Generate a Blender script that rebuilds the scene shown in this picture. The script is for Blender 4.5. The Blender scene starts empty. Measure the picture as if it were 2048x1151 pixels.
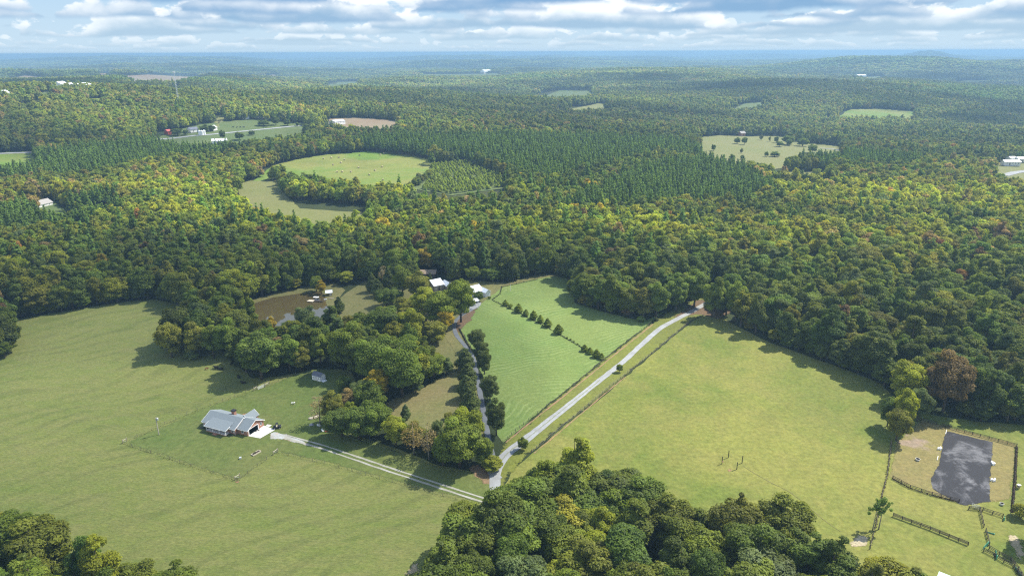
import bpy, bmesh, math, random
import numpy as np
from mathutils import Vector, Matrix
from mathutils.geometry import delaunay_2d_cdt

# ------------------------------------------------------------------ camera, light, exposure
SC = bpy.context.scene
COL = SC.collection
CAM_H = 120.0
PITCH = math.radians(19.04)
ROLL = math.radians(0.24)
FPX = 1366.0
PW, PH = 2048, 1151

cam_data = bpy.data.cameras.new('camera')
cam_data.sensor_width = 36.0
cam_data.lens = 36.0 * FPX / PW
cam_data.clip_start = 1.0
cam_data.clip_end = 120000.0
cam = bpy.data.objects.new('camera', cam_data)
COL.objects.link(cam)
_f = Vector((0, math.cos(PITCH), -math.sin(PITCH)))
_r0 = Vector((1, 0, 0))
_u0 = _r0.cross(_f)
_r = _r0 * math.cos(ROLL) - _u0 * math.sin(ROLL)
_u = _u0 * math.cos(ROLL) + _r0 * math.sin(ROLL)
cam.matrix_world = Matrix(((_r.x, _u.x, -_f.x, 0), (_r.y, _u.y, -_f.y, 0), (_r.z, _u.z, -_f.z, CAM_H), (0, 0, 0, 1)))
SC.camera = cam

SUN_EL = math.radians(50)
SUN_AZ = math.radians(60)          # from +Y (ahead) towards +X (right)
SUN_DIR = Vector((math.sin(SUN_AZ) * math.cos(SUN_EL), math.cos(SUN_AZ) * math.cos(SUN_EL), math.sin(SUN_EL)))
sun_data = bpy.data.lights.new('sun', 'SUN')
sun_data.energy = 4.3
sun_data.angle = math.radians(0.53)
sun_data.color = (1.0, 0.95, 0.86)
sun = bpy.data.objects.new('sun', sun_data)
COL.objects.link(sun)
sun.rotation_euler = (-SUN_DIR).to_track_quat('-Z', 'Y').to_euler()
sun.location = (0, 0, 400)

vs = SC.view_settings
vs.view_transform = 'Standard'
vs.look = 'None'
vs.gamma = 1.0
vs.use_curve_mapping = False
vs.exposure = 1.22

SC.render.engine = 'CYCLES'
cy = SC.cycles
cy.use_denoising = False
cy.denoiser = 'OPENIMAGEDENOISE'
cy.denoising_input_passes = 'RGB_ALBEDO_NORMAL'
cy.denoising_prefilter = 'ACCURATE'
cy.max_bounces = 5
cy.diffuse_bounces = 3
cy.glossy_bounces = 2
cy.transmission_bounces = 2
cy.transparent_max_bounces = 12
cy.volume_bounces = 1
cy.sample_clamp_indirect = 6.0
cy.use_adaptive_sampling = False
cy.filter_width = 1.2


# ------------------------------------------------------------------ small node helpers
def nn(nt, typ, loc=None, **kw):
    n = nt.nodes.new(typ)
    for k, v in kw.items():
        setattr(n, k, v)
    return n


def val(nt, sock, v):
    """Link v into sock when it is a socket, else set it as the default."""
    if isinstance(v, bpy.types.NodeSocket):
        nt.links.new(v, sock)
    elif v is not None:
        if hasattr(sock, 'default_value'):
            try:
                sock.default_value = v
            except Exception:
                sock.default_value = tuple(v) + (1.0,)


def math_n(nt, op, a, b=None, c=None, clamp=False):
    n = nn(nt, 'ShaderNodeMath', operation=op)
    n.use_clamp = clamp
    val(nt, n.inputs[0], a)
    if b is not None:
        val(nt, n.inputs[1], b)
    if c is not None:
        val(nt, n.inputs[2], c)
    return n.outputs[0]


def mix_col(nt, fac, a, b, blend='MIX'):
    n = nn(nt, 'ShaderNodeMix', data_type='RGBA', blend_type=blend)
    val(nt, n.inputs[0], fac)
    val(nt, n.inputs[6], a)
    val(nt, n.inputs[7], b)
    return n.outputs[2]


def noise(nt, vec, scale, detail=3.0, rough=0.55, dist=0.0, out='Fac'):
    n = nn(nt, 'ShaderNodeTexNoise')
    n.noise_dimensions = '3D'
    val(nt, n.inputs['Vector'], vec)
    n.inputs['Scale'].default_value = scale
    n.inputs['Detail'].default_value = detail
    n.inputs['Roughness'].default_value = rough
    n.inputs['Distortion'].default_value = dist
    return n.outputs[out]


def sramp(nt, fac, lo, hi):
    n = nn(nt, 'ShaderNodeMapRange', interpolation_type='SMOOTHSTEP')
    val(nt, n.inputs[0], fac)
    n.inputs[1].default_value = lo
    n.inputs[2].default_value = hi
    return n.outputs[0]


def mapping(nt, vec, scale=(1, 1, 1), rot=(0, 0, 0), loc=(0, 0, 0)):
    n = nn(nt, 'ShaderNodeMapping')
    val(nt, n.inputs['Vector'], vec)
    n.inputs['Scale'].default_value = scale
    n.inputs['Rotation'].default_value = rot
    n.inputs['Location'].default_value = loc
    return n.outputs[0]


# ------------------------------------------------------------------ world: sky with cumulus
world = bpy.data.worlds.new('World')
SC.world = world
world.use_nodes = True
world.cycles.sampling_method = 'MANUAL'
world.cycles.sample_map_resolution = 512
wt = world.node_tree
wt.nodes.clear()
w_out = nn(wt, 'ShaderNodeOutputWorld')
w_bg = nn(wt, 'ShaderNodeBackground')
w_bg.inputs['Strength'].default_value = 0.128
wt.links.new(w_bg.outputs[0], w_out.inputs[0])
w_sky = nn(wt, 'ShaderNodeTexSky')
w_sky.sky_type = 'NISHITA'
w_sky.sun_disc = False
w_sky.sun_elevation = SUN_EL
w_sky.sun_rotation = SUN_AZ
w_sky.altitude = 200
w_sky.air_density = 1.0
w_sky.dust_density = 1.0
w_sky.ozone_density = 2.0
w_tc = nn(wt, 'ShaderNodeTexCoord')
w_sep = nn(wt, 'ShaderNodeSeparateXYZ')
wt.links.new(w_tc.outputs['Generated'], w_sep.inputs[0])
zc = math_n(wt, 'MAXIMUM', w_sep.outputs[2], 0.0)


clear = mix_col(wt, sramp(wt, zc, 0.0, 0.10), (2.04, 2.63, 3.09, 1), (1.61, 2.37, 3.12, 1))
clear = mix_col(wt, sramp(wt, zc, 0.15, 0.6), clear, w_sky.outputs[0])
sky_mix = clear
w_big = noise(wt, mapping(wt, w_tc.outputs['Generated'], (3.2, 3.2, 7.0)), 1.0, 2.0, 0.5)
# rows of flat-based cumulus, farthest first: sine of the base's elevation, height, cover, haziness
ROWS = [(0.004, 0.009, 0.44, 0.72), (0.009, 0.013, 0.43, 0.55), (0.015, 0.017, 0.435, 0.38), (0.022, 0.021, 0.43, 0.22), (0.030, 0.026, 0.43, 0.10), (0.039, 0.030, 0.425, 0.03),
        (0.048, 0.036, 0.43, 0.0), (0.060, 0.046, 0.36, 0.0), (0.090, 0.06, 0.40, 0.0), (0.15, 0.09, 0.40, 0.0), (0.26, 0.17, 0.40, 0.0), (0.45, 0.35, 0.40, 0.0)]
for i_, (base_, hgt_, thr_, hz_) in enumerate(ROWS):
    wob = noise(wt, mapping(wt, w_tc.outputs['Generated'], (1, 1, 0.2), (0, 0, 0), (i_ * 3.1, i_ * 1.7, 0)), 0.10 / hgt_, 2.0, 0.5)
    bz = math_n(wt, 'ADD', math_n(wt, 'MULTIPLY', math_n(wt, 'SUBTRACT', wob, 0.5), hgt_ * 0.9), base_)
    t_ = math_n(wt, 'DIVIDE', math_n(wt, 'SUBTRACT', zc, bz), hgt_)
    vec_ = mapping(wt, w_tc.outputs['Generated'], (1, 1, 1.7), (0, 0, 0), (i_ * 1.3, i_ * 2.9, i_ * 0.7))
    body_ = noise(wt, vec_, 0.17 / hgt_, 3.0, 0.5)
    puff_ = noise(wt, vec_, 0.55 / hgt_, 6.0, 0.58, 0.2)
    # cloud top height above the flat base, in units of the row's height, with cauliflower edges
    top_ = math_n(wt, 'ADD', math_n(wt, 'MULTIPLY', math_n(wt, 'SUBTRACT', body_, thr_), 7.5), math_n(wt, 'MULTIPLY', math_n(wt, 'SUBTRACT', puff_, 0.5), 2.9))
    top_ = math_n(wt, 'ADD', top_, math_n(wt, 'MULTIPLY', math_n(wt, 'SUBTRACT', w_big, 0.5), 2.0))
    dep_ = math_n(wt, 'SUBTRACT', top_, math_n(wt, 'MAXIMUM', t_, 0.0))
    m_ = math_n(wt, 'MULTIPLY', sramp(wt, dep_, 0.0, 0.30), sramp(wt, math_n(wt, 'ADD', t_, math_n(wt, 'MULTIPLY', math_n(wt, 'SUBTRACT', puff_, 0.5), 0.35)), -0.10, 0.12))
    lit_ = math_n(wt, 'ADD', math_n(wt, 'MULTIPLY', t_, 0.75), math_n(wt, 'MULTIPLY', math_n(wt, 'SUBTRACT', puff_, 0.45), 1.7))
    lit_ = math_n(wt, 'SUBTRACT', lit_, math_n(wt, 'MULTIPLY', dep_, 0.30))
    up_ = sramp(wt, lit_, -0.15, 0.75)
    near_ = min(1.0, max(0.0, (base_ - 0.02) / 0.035)) if base_ < 0.12 else 0.45
    dark_ = tuple(a + (b - a) * near_ for a, b in zip((1.45, 2.07, 2.63), (0.73, 1.42, 2.33))) + (1,)
    lit_c = (3.90, 3.98, 3.98, 1)
    if base_ > 0.08:      # rows out of view, made brighter to lift the fill light
        dark_, lit_c = (3.0, 3.45, 3.95, 1), (5.5, 5.6, 5.6, 1)
    c_ = mix_col(wt, up_, dark_, lit_c)
    c_ = mix_col(wt, hz_, c_, clear)
    sky_mix = mix_col(wt, math_n(wt, 'MULTIPLY', m_, 0.95), sky_mix, c_)
wt.links.new(sky_mix, w_bg.inputs['Color'])


# ------------------------------------------------------------------ projection helpers and the lie of the land
R_ = np.array(_r); U_ = np.array(_u); F_ = np.array(_f)


def smooth(a, b, x):
    t = np.clip((x - a) / (b - a), 0, 1)
    return t * t * (3 - 2 * t)


_hr = np.random.RandomState(11)
_HW = []
for wl, amp in ((420, 2.6), (560, 3.2), (800, 4.5), (1200, 7.5), (1900, 11.0), (3100, 17.0), (5200, 20.0)):
    for k in range(3):
        th = _hr.uniform(0, 2 * math.pi)
        _HW.append((2 * math.pi / wl * math.cos(th), 2 * math.pi / wl * math.sin(th), _hr.uniform(0, 6.28), amp / 1.9))
_BUMPS = [  # hills that stand out: x, y, height, radius across, radius along
    (2050, 4000, 42, 430, 420), (3600, 3900, 62, 1300, 700), (2900, 4300, 26, 900, 700),
    (4650, 8050, 88, 300, 300), (4400, 8150, 26, 900, 400), (-5200, 9500, 60, 2600, 900), (-900, 10500, 50, 2200, 800), (-2600, 5200, 25, 700, 400), (900, 3300, 14, 500, 250),
    (1100, 2600, 16, 700, 260), (-1500, 2900, 16, 900, 200)]


def land(x, y):
    x = np.asarray(x, float); y = np.asarray(y, float)
    d = np.hypot(x, y)
    w = smooth(560, 1500, d)
    h = np.zeros_like(d)
    for kx, ky, ph, a in _HW:
        h = h + a * np.sin(kx * x + ky * y + ph)
    h = h * w
    for bx, by, bh, ra, rb in _BUMPS:
        h = h + bh * np.exp(-(((x - bx) / ra) ** 2 + ((y - by) / rb) ** 2)) * w
    return h


def project(p):
    p = np.asarray(p, float)
    q = p - np.array((0, 0, CAM_H))
    dz = q @ F_
    dz = np.where(np.abs(dz) < 1e-6, 1e-6, dz)
    px = 1024 + FPX * (q @ R_) / dz
    py = 575.5 - FPX * (q @ U_) / dz
    return px, py, dz


_TS = 90 * (1.012 ** np.arange(0, 520))


def ground(px, py, z=0.0):
    """Where the sight line through a place in the photograph meets the land."""
    px = np.atleast_1d(np.asarray(px, float)); py = np.atleast_1d(np.asarray(py, float))
    d = F_[None] + ((px - 1024) / FPX)[:, None] * R_[None] - ((py - 575.5) / FPX)[:, None] * U_[None]
    d /= np.linalg.norm(d, axis=1)[:, None]
    out = np.zeros((len(px), 3))
    for i in range(len(px)):
        pts = np.array((0, 0, CAM_H)) + _TS[:, None] * d[i]
        g = pts[:, 2] - land(pts[:, 0], pts[:, 1]) - z
        k = np.argmax(g < 0) if (g < 0).any() else len(_TS) - 1
        a, b = _TS[max(k - 1, 0)], _TS[k]
        for _ in range(22):
            m = 0.5 * (a + b)
            q = np.array((0, 0, CAM_H)) + m * d[i]
            if q[2] - land(q[0], q[1]) - z < 0:
                b = m
            else:
                a = m
        q = np.array((0, 0, CAM_H)) + b * d[i]
        q[2] = land(q[0], q[1])
        out[i] = q
    return out


def G(px, py):
    q = ground(px, py)[0]
    return Vector((q[0], q[1], q[2]))


def inside(px, py, poly):
    px = np.asarray(px); py = np.asarray(py)
    res = np.zeros(px.shape, bool)
    n = len(poly)
    j = n - 1
    for i in range(n):
        xi, yi = poly[i]; xj, yj = poly[j]
        c = ((yi > py) != (yj > py)) & (px < (xj - xi) * (py - yi) / ((yj - yi) if yj != yi else 1e-9) + xi)
        res ^= c
        j = i
    return res


# ------------------------------------------------------------------ object helpers
def mesh_from(name, verts, faces, mats=(), face_mat=None, smooth_shade=False):
    me = bpy.data.meshes.new(name)
    me.from_pydata([tuple(v) for v in verts], [], [tuple(f) for f in faces])
    for m in mats:
        me.materials.append(m)
    if face_mat is not None:
        me.polygons.foreach_set('material_index', np.asarray(face_mat, dtype=np.int32))
    if smooth_shade:
        me.polygons.foreach_set('use_smooth', np.ones(len(me.polygons), dtype=bool))
    me.update()
    return me


def link(name, data, parent=None):
    o = bpy.data.objects.new(name, data)
    COL.objects.link(o)
    if parent is not None:
        o.parent = parent
    return o


def tag(o, label=None, cat=None, group=None, kind=None):
    if label: o['label'] = label
    if cat: o['category'] = cat
    if group: o['group'] = group
    if kind: o['kind'] = kind
    return o


def thing(name, label, cat, loc=(0, 0, 0), rz=0.0, group=None):
    o = bpy.data.objects.new(name, None)
    COL.objects.link(o)
    o.location = loc
    o.rotation_euler = (0, 0, rz)
    o.empty_display_size = 0.5
    return tag(o, label, cat, group)


def copy_tree(src, loc, rz=None, scale=None, label=None, group=None):
    """A copy of a thing with copies of its parts and sub-parts."""
    def rec(o, par):
        c = o.copy()
        COL.objects.link(c)
        c.parent = par
        for ch in kids[o.name]:
            rec(ch, c)
        return c
    kids = {}
    def walk(o):
        kids[o.name] = list(o.children)
        for ch in o.children:
            walk(ch)
    walk(src)
    r = rec(src, None)
    r.location = loc
    if rz is not None: r.rotation_euler = (0, 0, rz)
    if scale is not None: r.scale = scale if hasattr(scale, '__len__') else (scale,) * 3
    if label: r['label'] = label
    if group: r['group'] = group
    return r


class MB:
    """Collects boxes, bars, prisms and sheets into one mesh."""
    def __init__(self):
        self.v = []; self.f = []

    def add(self, verts, faces):
        b = len(self.v)
        self.v += [tuple(v) for v in verts]
        self.f += [tuple(i + b for i in f) for f in faces]
        return self

    def box(self, x0, x1, y0, y1, z0, z1):
        return self.add([(x0, y0, z0), (x1, y0, z0), (x1, y1, z0), (x0, y1, z0), (x0, y0, z1), (x1, y0, z1), (x1, y1, z1), (x0, y1, z1)],
                        [(0, 3, 2, 1), (4, 5, 6, 7), (0, 1, 5, 4), (1, 2, 6, 5), (2, 3, 7, 6), (3, 0, 4, 7)])

    def bar(self, a, b, w, h=None, up=(0, 0, 1)):
        a = Vector(a); b = Vector(b); d = (b - a)
        if d.length < 1e-6: return self
        d.normalize()
        up = Vector(up)
        if abs(d.dot(up)) > 0.98: up = Vector((1, 0, 0))
        s = d.cross(up).normalized(); t = s.cross(d).normalized()
        h = w if h is None else h
        s *= w / 2; t *= h / 2
        vs = [a - s - t, a + s - t, a + s + t, a - s + t, b - s - t, b + s - t, b + s + t, b - s + t]
        return self.add(vs, [(0, 3, 2, 1), (4, 5, 6, 7), (0, 1, 5, 4), (1, 2, 6, 5), (2, 3, 7, 6), (3, 0, 4, 7)])

    def tube(self, pts, rad, n=7, cap=True):
        pts = [Vector(p) for p in pts]
        rad = rad if hasattr(rad, '__len__') else [rad] * len(pts)
        rings = []
        for i, p in enumerate(pts):
            d = (pts[min(i + 1, len(pts) - 1)] - pts[max(i - 1, 0)]).normalized()
            up = Vector((0, 0, 1)) if abs(d.z) < 0.95 else Vector((1, 0, 0))
            s = d.cross(up).normalized(); t = s.cross(d)
            rings.append([p + (s * math.cos(2 * math.pi * k / n) + t * math.sin(2 * math.pi * k / n)) * rad[i] for k in range(n)])
        vs = [v for r in rings for v in r]
        fs = []
        for i in range(len(pts) - 1):
            for k in range(n):
                fs.append((i * n + k, i * n + (k + 1) % n, (i + 1) * n + (k + 1) % n, (i + 1) * n + k))
        if cap:
            fs.append(tuple(reversed(range(n)))); fs.append(tuple((len(pts) - 1) * n + k for k in range(n)))
        return self.add(vs, fs)

    def lathe(self, prof, n=12, c=(0, 0, 0), cap=True):
        return self.tube([(c[0], c[1], c[2] + z) for r, z in prof], [r for r, z in prof], n, cap)

    def blob(self, c, r, seg=8, rings=5):
        rx, ry, rz = r if hasattr(r, '__len__') else (r, r, r)
        vs = [(c[0], c[1], c[2] + rz)]
        for i in range(1, rings):
            a = math.pi * i / rings
            for k in range(seg):
                b = 2 * math.pi * k / seg
                vs.append((c[0] + rx * math.sin(a) * math.cos(b), c[1] + ry * math.sin(a) * math.sin(b), c[2] + rz * math.cos(a)))
        vs.append((c[0], c[1], c[2] - rz))
        fs = []
        for k in range(seg):
            fs.append((0, 1 + k, 1 + (k + 1) % seg))
            for i in range(rings - 2):
                p = 1 + i * seg
                fs.append((p + k, p + seg + k, p + seg + (k + 1) % seg, p + (k + 1) % seg))
            p = 1 + (rings - 2) * seg
            fs.append((p + k, len(vs) - 1, p + (k + 1) % seg))
        return self.add(vs, fs)

    def slab(self, poly, th):
        """A flat polygon (3-D points) given thickness along -normal."""
        poly = [Vector(p) for p in poly]
        n = Vector((0, 0, 0))
        for i in range(len(poly)):
            n += poly[i].cross(poly[(i + 1) % len(poly)])
        n.normalize()
        k = len(poly)
        vs = poly + [p - n * th for p in poly]
        fs = [tuple(range(k)), tuple(range(2 * k - 1, k - 1, -1))]
        fs += [(i, k + i, k + (i + 1) % k, (i + 1) % k) for i in range(k)]
        return self.add(vs, fs)

    def build(self, name, mat, parent=None, smooth_shade=False):
        me = mesh_from(name, self.v, self.f, [mat], smooth_shade=smooth_shade)
        return link(name, me, parent)


def simple_mat(name, col, rough=0.7, metal=0.0, var=0.12, scale=1.5, spec=0.3):
    m = bpy.data.materials.new(name)
    m.use_nodes = True
    nt = m.node_tree
    b = nt.nodes['Principled BSDF']
    tc = nn(nt, 'ShaderNodeTexCoord')
    nz = noise(nt, tc.outputs['Object'], scale, 5, 0.6)
    k = math_n(nt, 'ADD', math_n(nt, 'MULTIPLY', nz, 2 * var), 1 - var)
    c = mix_col(nt, 1.0, tuple(col) + (1,), k, 'MULTIPLY')
    nt.links.new(c, b.inputs['Base Color'])
    b.inputs['Roughness'].default_value = rough
    b.inputs['Metallic'].default_value = metal
    b.inputs['Specular IOR Level'].default_value = spec
    return m
# ------------------------------------------------------------------ ground materials
def grass_mat(name, a, b, c, big=0.02, mid=0.12, fine=0.9, stretch=(1, 1, 1), rot=0.0, stripe=None, bare=None, contrast=1.0):
    """Grass seen from the air: broad patches, tussocks and fine mottling; stripe = (spacing, angle, strength, colour, warp)."""
    m = bpy.data.materials.new(name)
    m.use_nodes = True
    nt = m.node_tree
    bs = nt.nodes['Principled BSDF']
    tc = nn(nt, 'ShaderNodeTexCoord').outputs['Object']
    v = mapping(nt, tc, stretch, (0, 0, rot))
    n1 = sramp(nt, noise(nt, v, big, 5, 0.6, 0.6), 0.36, 0.64)
    n2 = sramp(nt, noise(nt, v, mid, 6, 0.65, 0.5), 0.30, 0.70)
    n3 = noise(nt, v, fine, 6, 0.72)
    n4 = sramp(nt, noise(nt, v, fine * 0.38, 5, 0.68, 0.8), 0.34, 0.66)
    col = mix_col(nt, n1, tuple(a) + (1,), tuple(b) + (1,))
    col = mix_col(nt, math_n(nt, 'MULTIPLY', n2, 0.5 * contrast), col, tuple(c) + (1,))
    if stripe:
        sp, ang, st, scol, warp = stripe
        wv = nn(nt, 'ShaderNodeTexWave', wave_type='BANDS', bands_direction='X', wave_profile='SIN')
        sv = mapping(nt, tc, (1, 1, 1), (0, 0, ang))
        big_w = noise(nt, sv, 0.012, 2, 0.5, out='Color')
        off = nn(nt, 'ShaderNodeVectorMath', operation='MULTIPLY_ADD')
        nt.links.new(big_w, off.inputs[0])
        off.inputs[1].default_value = (warp, warp, 0)
        nt.links.new(sv, off.inputs[2])
        nt.links.new(off.outputs[0], wv.inputs['Vector'])
        wv.inputs['Scale'].default_value = 2 * math.pi / sp / 20.0
        wv.inputs['Distortion'].default_value = 2.2
        wv.inputs['Detail'].default_value = 3
        wv.inputs['Detail Scale'].default_value = 1.6
        s = sramp(nt, wv.outputs['Fac'], 0.55, 0.95)
        brk = sramp(nt, noise(nt, tc, 0.05, 4, 0.6), 0.36, 0.62)
        s = math_n(nt, 'MULTIPLY', math_n(nt, 'MULTIPLY', s, brk), st)
        col = mix_col(nt, s, col, tuple(scol) + (1,))
    if bare:
        bc, amount, bsc = bare
        nb = noise(nt, v, bsc, 7, 0.62, 0.4)
        col = mix_col(nt, sramp(nt, nb, 1 - amount, 1 - amount + 0.09), col, tuple(bc) + (1,))
    col = mix_col(nt, math_n(nt, 'MULTIPLY', n4, 0.42 * contrast), col, mix_col(nt, 1.0, col, (0.62, 0.74, 0.70, 1), 'MULTIPLY'))
    k = math_n(nt, 'ADD', math_n(nt, 'MULTIPLY', n3, 1.3 * contrast), 1.06 - 0.65 * contrast)
    col = mix_col(nt, 1.0, col, k, 'MULTIPLY')
    nt.links.new(col, bs.inputs['Base Color'])
    bs.inputs['Roughness'].default_value = 0.9
    bs.inputs['Specular IOR Level'].default_value = 0.12
    bp = nn(nt, 'ShaderNodeBump')
    bp.inputs['Strength'].default_value = 0.5
    bp.inputs['Distance'].default_value = 0.5
    nt.links.new(n3, bp.inputs['Height'])
    nt.links.new(bp.outputs[0], bs.inputs['Normal'])
    return m


M = {}
M['floor'] = grass_mat('forest_floor', (0.030, 0.034, 0.014), (0.045, 0.050, 0.018), (0.055, 0.045, 0.025), 0.01, 0.06, 0.4)
M['pasture'] = grass_mat('pasture_grass', (0.113, 0.140, 0.031), (0.142, 0.157, 0.040), (0.156, 0.148, 0.054), 0.016, 0.09, 0.85, (1, 2.4, 1), 0.25, contrast=1.25,
                         stripe=(8.5, 0.87, 0.32, (0.065, 0.079, 0.023), 70))
M['lawn'] = grass_mat('lawn_grass', (0.079, 0.114, 0.025), (0.105, 0.125, 0.032), (0.126, 0.126, 0.043), 0.022, 0.07, 0.6, contrast=1.0, stripe=(1.9, 0.62, 0.18, (0.061, 0.109, 0.024), 2))
M['meadow'] = grass_mat('meadow_grass', (0.093, 0.124, 0.020), (0.162, 0.165, 0.035), (0.165, 0.149, 0.043), 0.017, 0.06, 0.7, contrast=1.15, stripe=(14.0, 0.5, 0.30, (0.126, 0.124, 0.028), 60))
M['hay'] = grass_mat('hay_grass', (0.102, 0.156, 0.037), (0.131, 0.172, 0.045), (0.123, 0.147, 0.039), 0.02, 0.09, 0.9, contrast=0.8, stripe=(2.0, 0.9, 0.42, (0.216, 0.259, 0.093), 70))
M['tan'] = grass_mat('dry_grass', (0.156, 0.133, 0.052), (0.127, 0.133, 0.040), (0.172, 0.141, 0.068), 0.03, 0.10, 0.8, contrast=0.9, stripe=(2.4, 1.5, 0.3, (0.127, 0.114, 0.040), 3))
M['yard'] = grass_mat('yard_grass', (0.120, 0.114, 0.041), (0.153, 0.132, 0.052), (0.101, 0.110, 0.033), 0.03, 0.10, 0.8)
M['verge'] = grass_mat('verge_grass', (0.137, 0.149, 0.026), (0.121, 0.133, 0.028), (0.101, 0.101, 0.028), 0.03, 0.09, 0.8)
M['sunfield'] = grass_mat('sunny_grass', (0.076, 0.156, 0.016), (0.170, 0.168, 0.046), (0.147, 0.180, 0.030), 0.008, 0.03, 0.4, contrast=0.7)
M['dryfield'] = grass_mat('stubble_grass', (0.139, 0.139, 0.048), (0.123, 0.133, 0.040), (0.153, 0.142, 0.058), 0.012, 0.05, 0.5, contrast=0.7)
M['greenfield'] = grass_mat('green_field_grass', (0.072, 0.104, 0.032), (0.088, 0.112, 0.037), (0.104, 0.112, 0.040), 0.01, 0.05, 0.4, contrast=0.6)
M['brownfield'] = grass_mat('ploughed_soil', (0.185, 0.133, 0.085), (0.200, 0.161, 0.101), (0.161, 0.121, 0.072), 0.01, 0.05, 0.4, contrast=0.6)
M['paddock'] = grass_mat('paddock_grass', (0.164, 0.133, 0.048), (0.173, 0.149, 0.050), (0.149, 0.121, 0.050), 0.05, 0.2, 0.9, bare=((0.217, 0.164, 0.117), 0.42, 0.05))
M['dirt'] = grass_mat('bare_red_dirt', (0.265, 0.153, 0.081), (0.217, 0.137, 0.081), (0.177, 0.137, 0.065), 0.15, 0.4, 1.5)
M['sand'] = grass_mat('pale_sand', (0.402, 0.337, 0.241), (0.337, 0.265, 0.177), (0.241, 0.209, 0.088), 0.2, 0.5, 1.5)
M['mulch'] = grass_mat('leaf_litter', (0.137, 0.081, 0.048), (0.112, 0.072, 0.045), (0.097, 0.081, 0.040), 0.15, 0.4, 1.5)


def gravel_mat(name, a, b, edge=None, sc=0.8):
    m = bpy.data.materials.new(name)
    m.use_nodes = True
    nt = m.node_tree
    bs = nt.nodes['Principled BSDF']
    tc = nn(nt, 'ShaderNodeTexCoord').outputs['Object']
    n1 = sramp(nt, noise(nt, tc, 0.25, 5, 0.6), 0.35, 0.65)
    col = mix_col(nt, n1, tuple(a) + (1,), tuple(b) + (1,))
    n2 = noise(nt, tc, 3.0, 6, 0.75)
    k = math_n(nt, 'ADD', math_n(nt, 'MULTIPLY', n2, 0.8), 0.6)
    col = mix_col(nt, 1.0, col, k, 'MULTIPLY')
    if edge:
        n3 = sramp(nt, noise(nt, tc, sc, 5, 0.6), 0.52, 0.62)
        col = mix_col(nt, n3, col, tuple(edge) + (1,))
    nt.links.new(col, bs.inputs['Base Color'])
    bs.inputs['Roughness'].default_value = 0.92
    bs.inputs['Specular IOR Level'].default_value = 0.15
    return m


M['gravel'] = gravel_mat('grey_gravel', (0.27, 0.28, 0.28), (0.22, 0.225, 0.22))
M['track'] = gravel_mat('track_gravel', (0.32, 0.315, 0.27), (0.25, 0.245, 0.19))
M['asphalt'] = gravel_mat('driveway_asphalt', (0.125, 0.135, 0.145), (0.10, 0.11, 0.12))
M['gravelmix'] = gravel_mat('gravel_and_clay', (0.36, 0.38, 0.37), (0.28, 0.27, 0.23), (0.36, 0.26, 0.16), 0.35)
M['concrete'] = gravel_mat('pale_concrete', (0.62, 0.60, 0.56), (0.55, 0.53, 0.50))


def rubber_mat():
    m = bpy.data.materials.new('arena_rubber')
    m.use_nodes = True
    nt = m.node_tree
    bs = nt.nodes['Principled BSDF']
    tc = nn(nt, 'ShaderNodeTexCoord').outputs['Object']
    w = noise(nt, tc, 0.062, 7, 0.66, 1.8)
    s = sramp(nt, w, 0.455, 0.63)
    fine = noise(nt, mapping(nt, tc, (1, 3, 1), (0, 0, 0.5)), 0.5, 8, 0.7, 1.0)
    s = math_n(nt, 'MULTIPLY', s, sramp(nt, fine, 0.22, 0.6))
    col = mix_col(nt, s, (0.022, 0.022, 0.025, 1), (0.125, 0.125, 0.13, 1))
    k = math_n(nt, 'ADD', math_n(nt, 'MULTIPLY', noise(nt, tc, 2.5, 7, 0.8), 1.2), 0.4)
    col = mix_col(nt, 1.0, col, k, 'MULTIPLY')
    nt.links.new(col, bs.inputs['Base Color'])
    bs.inputs['Roughness'].default_value = 0.85
    bs.inputs['Specular IOR Level'].default_value = 0.2
    return m


M['rubber'] = rubber_mat()

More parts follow.
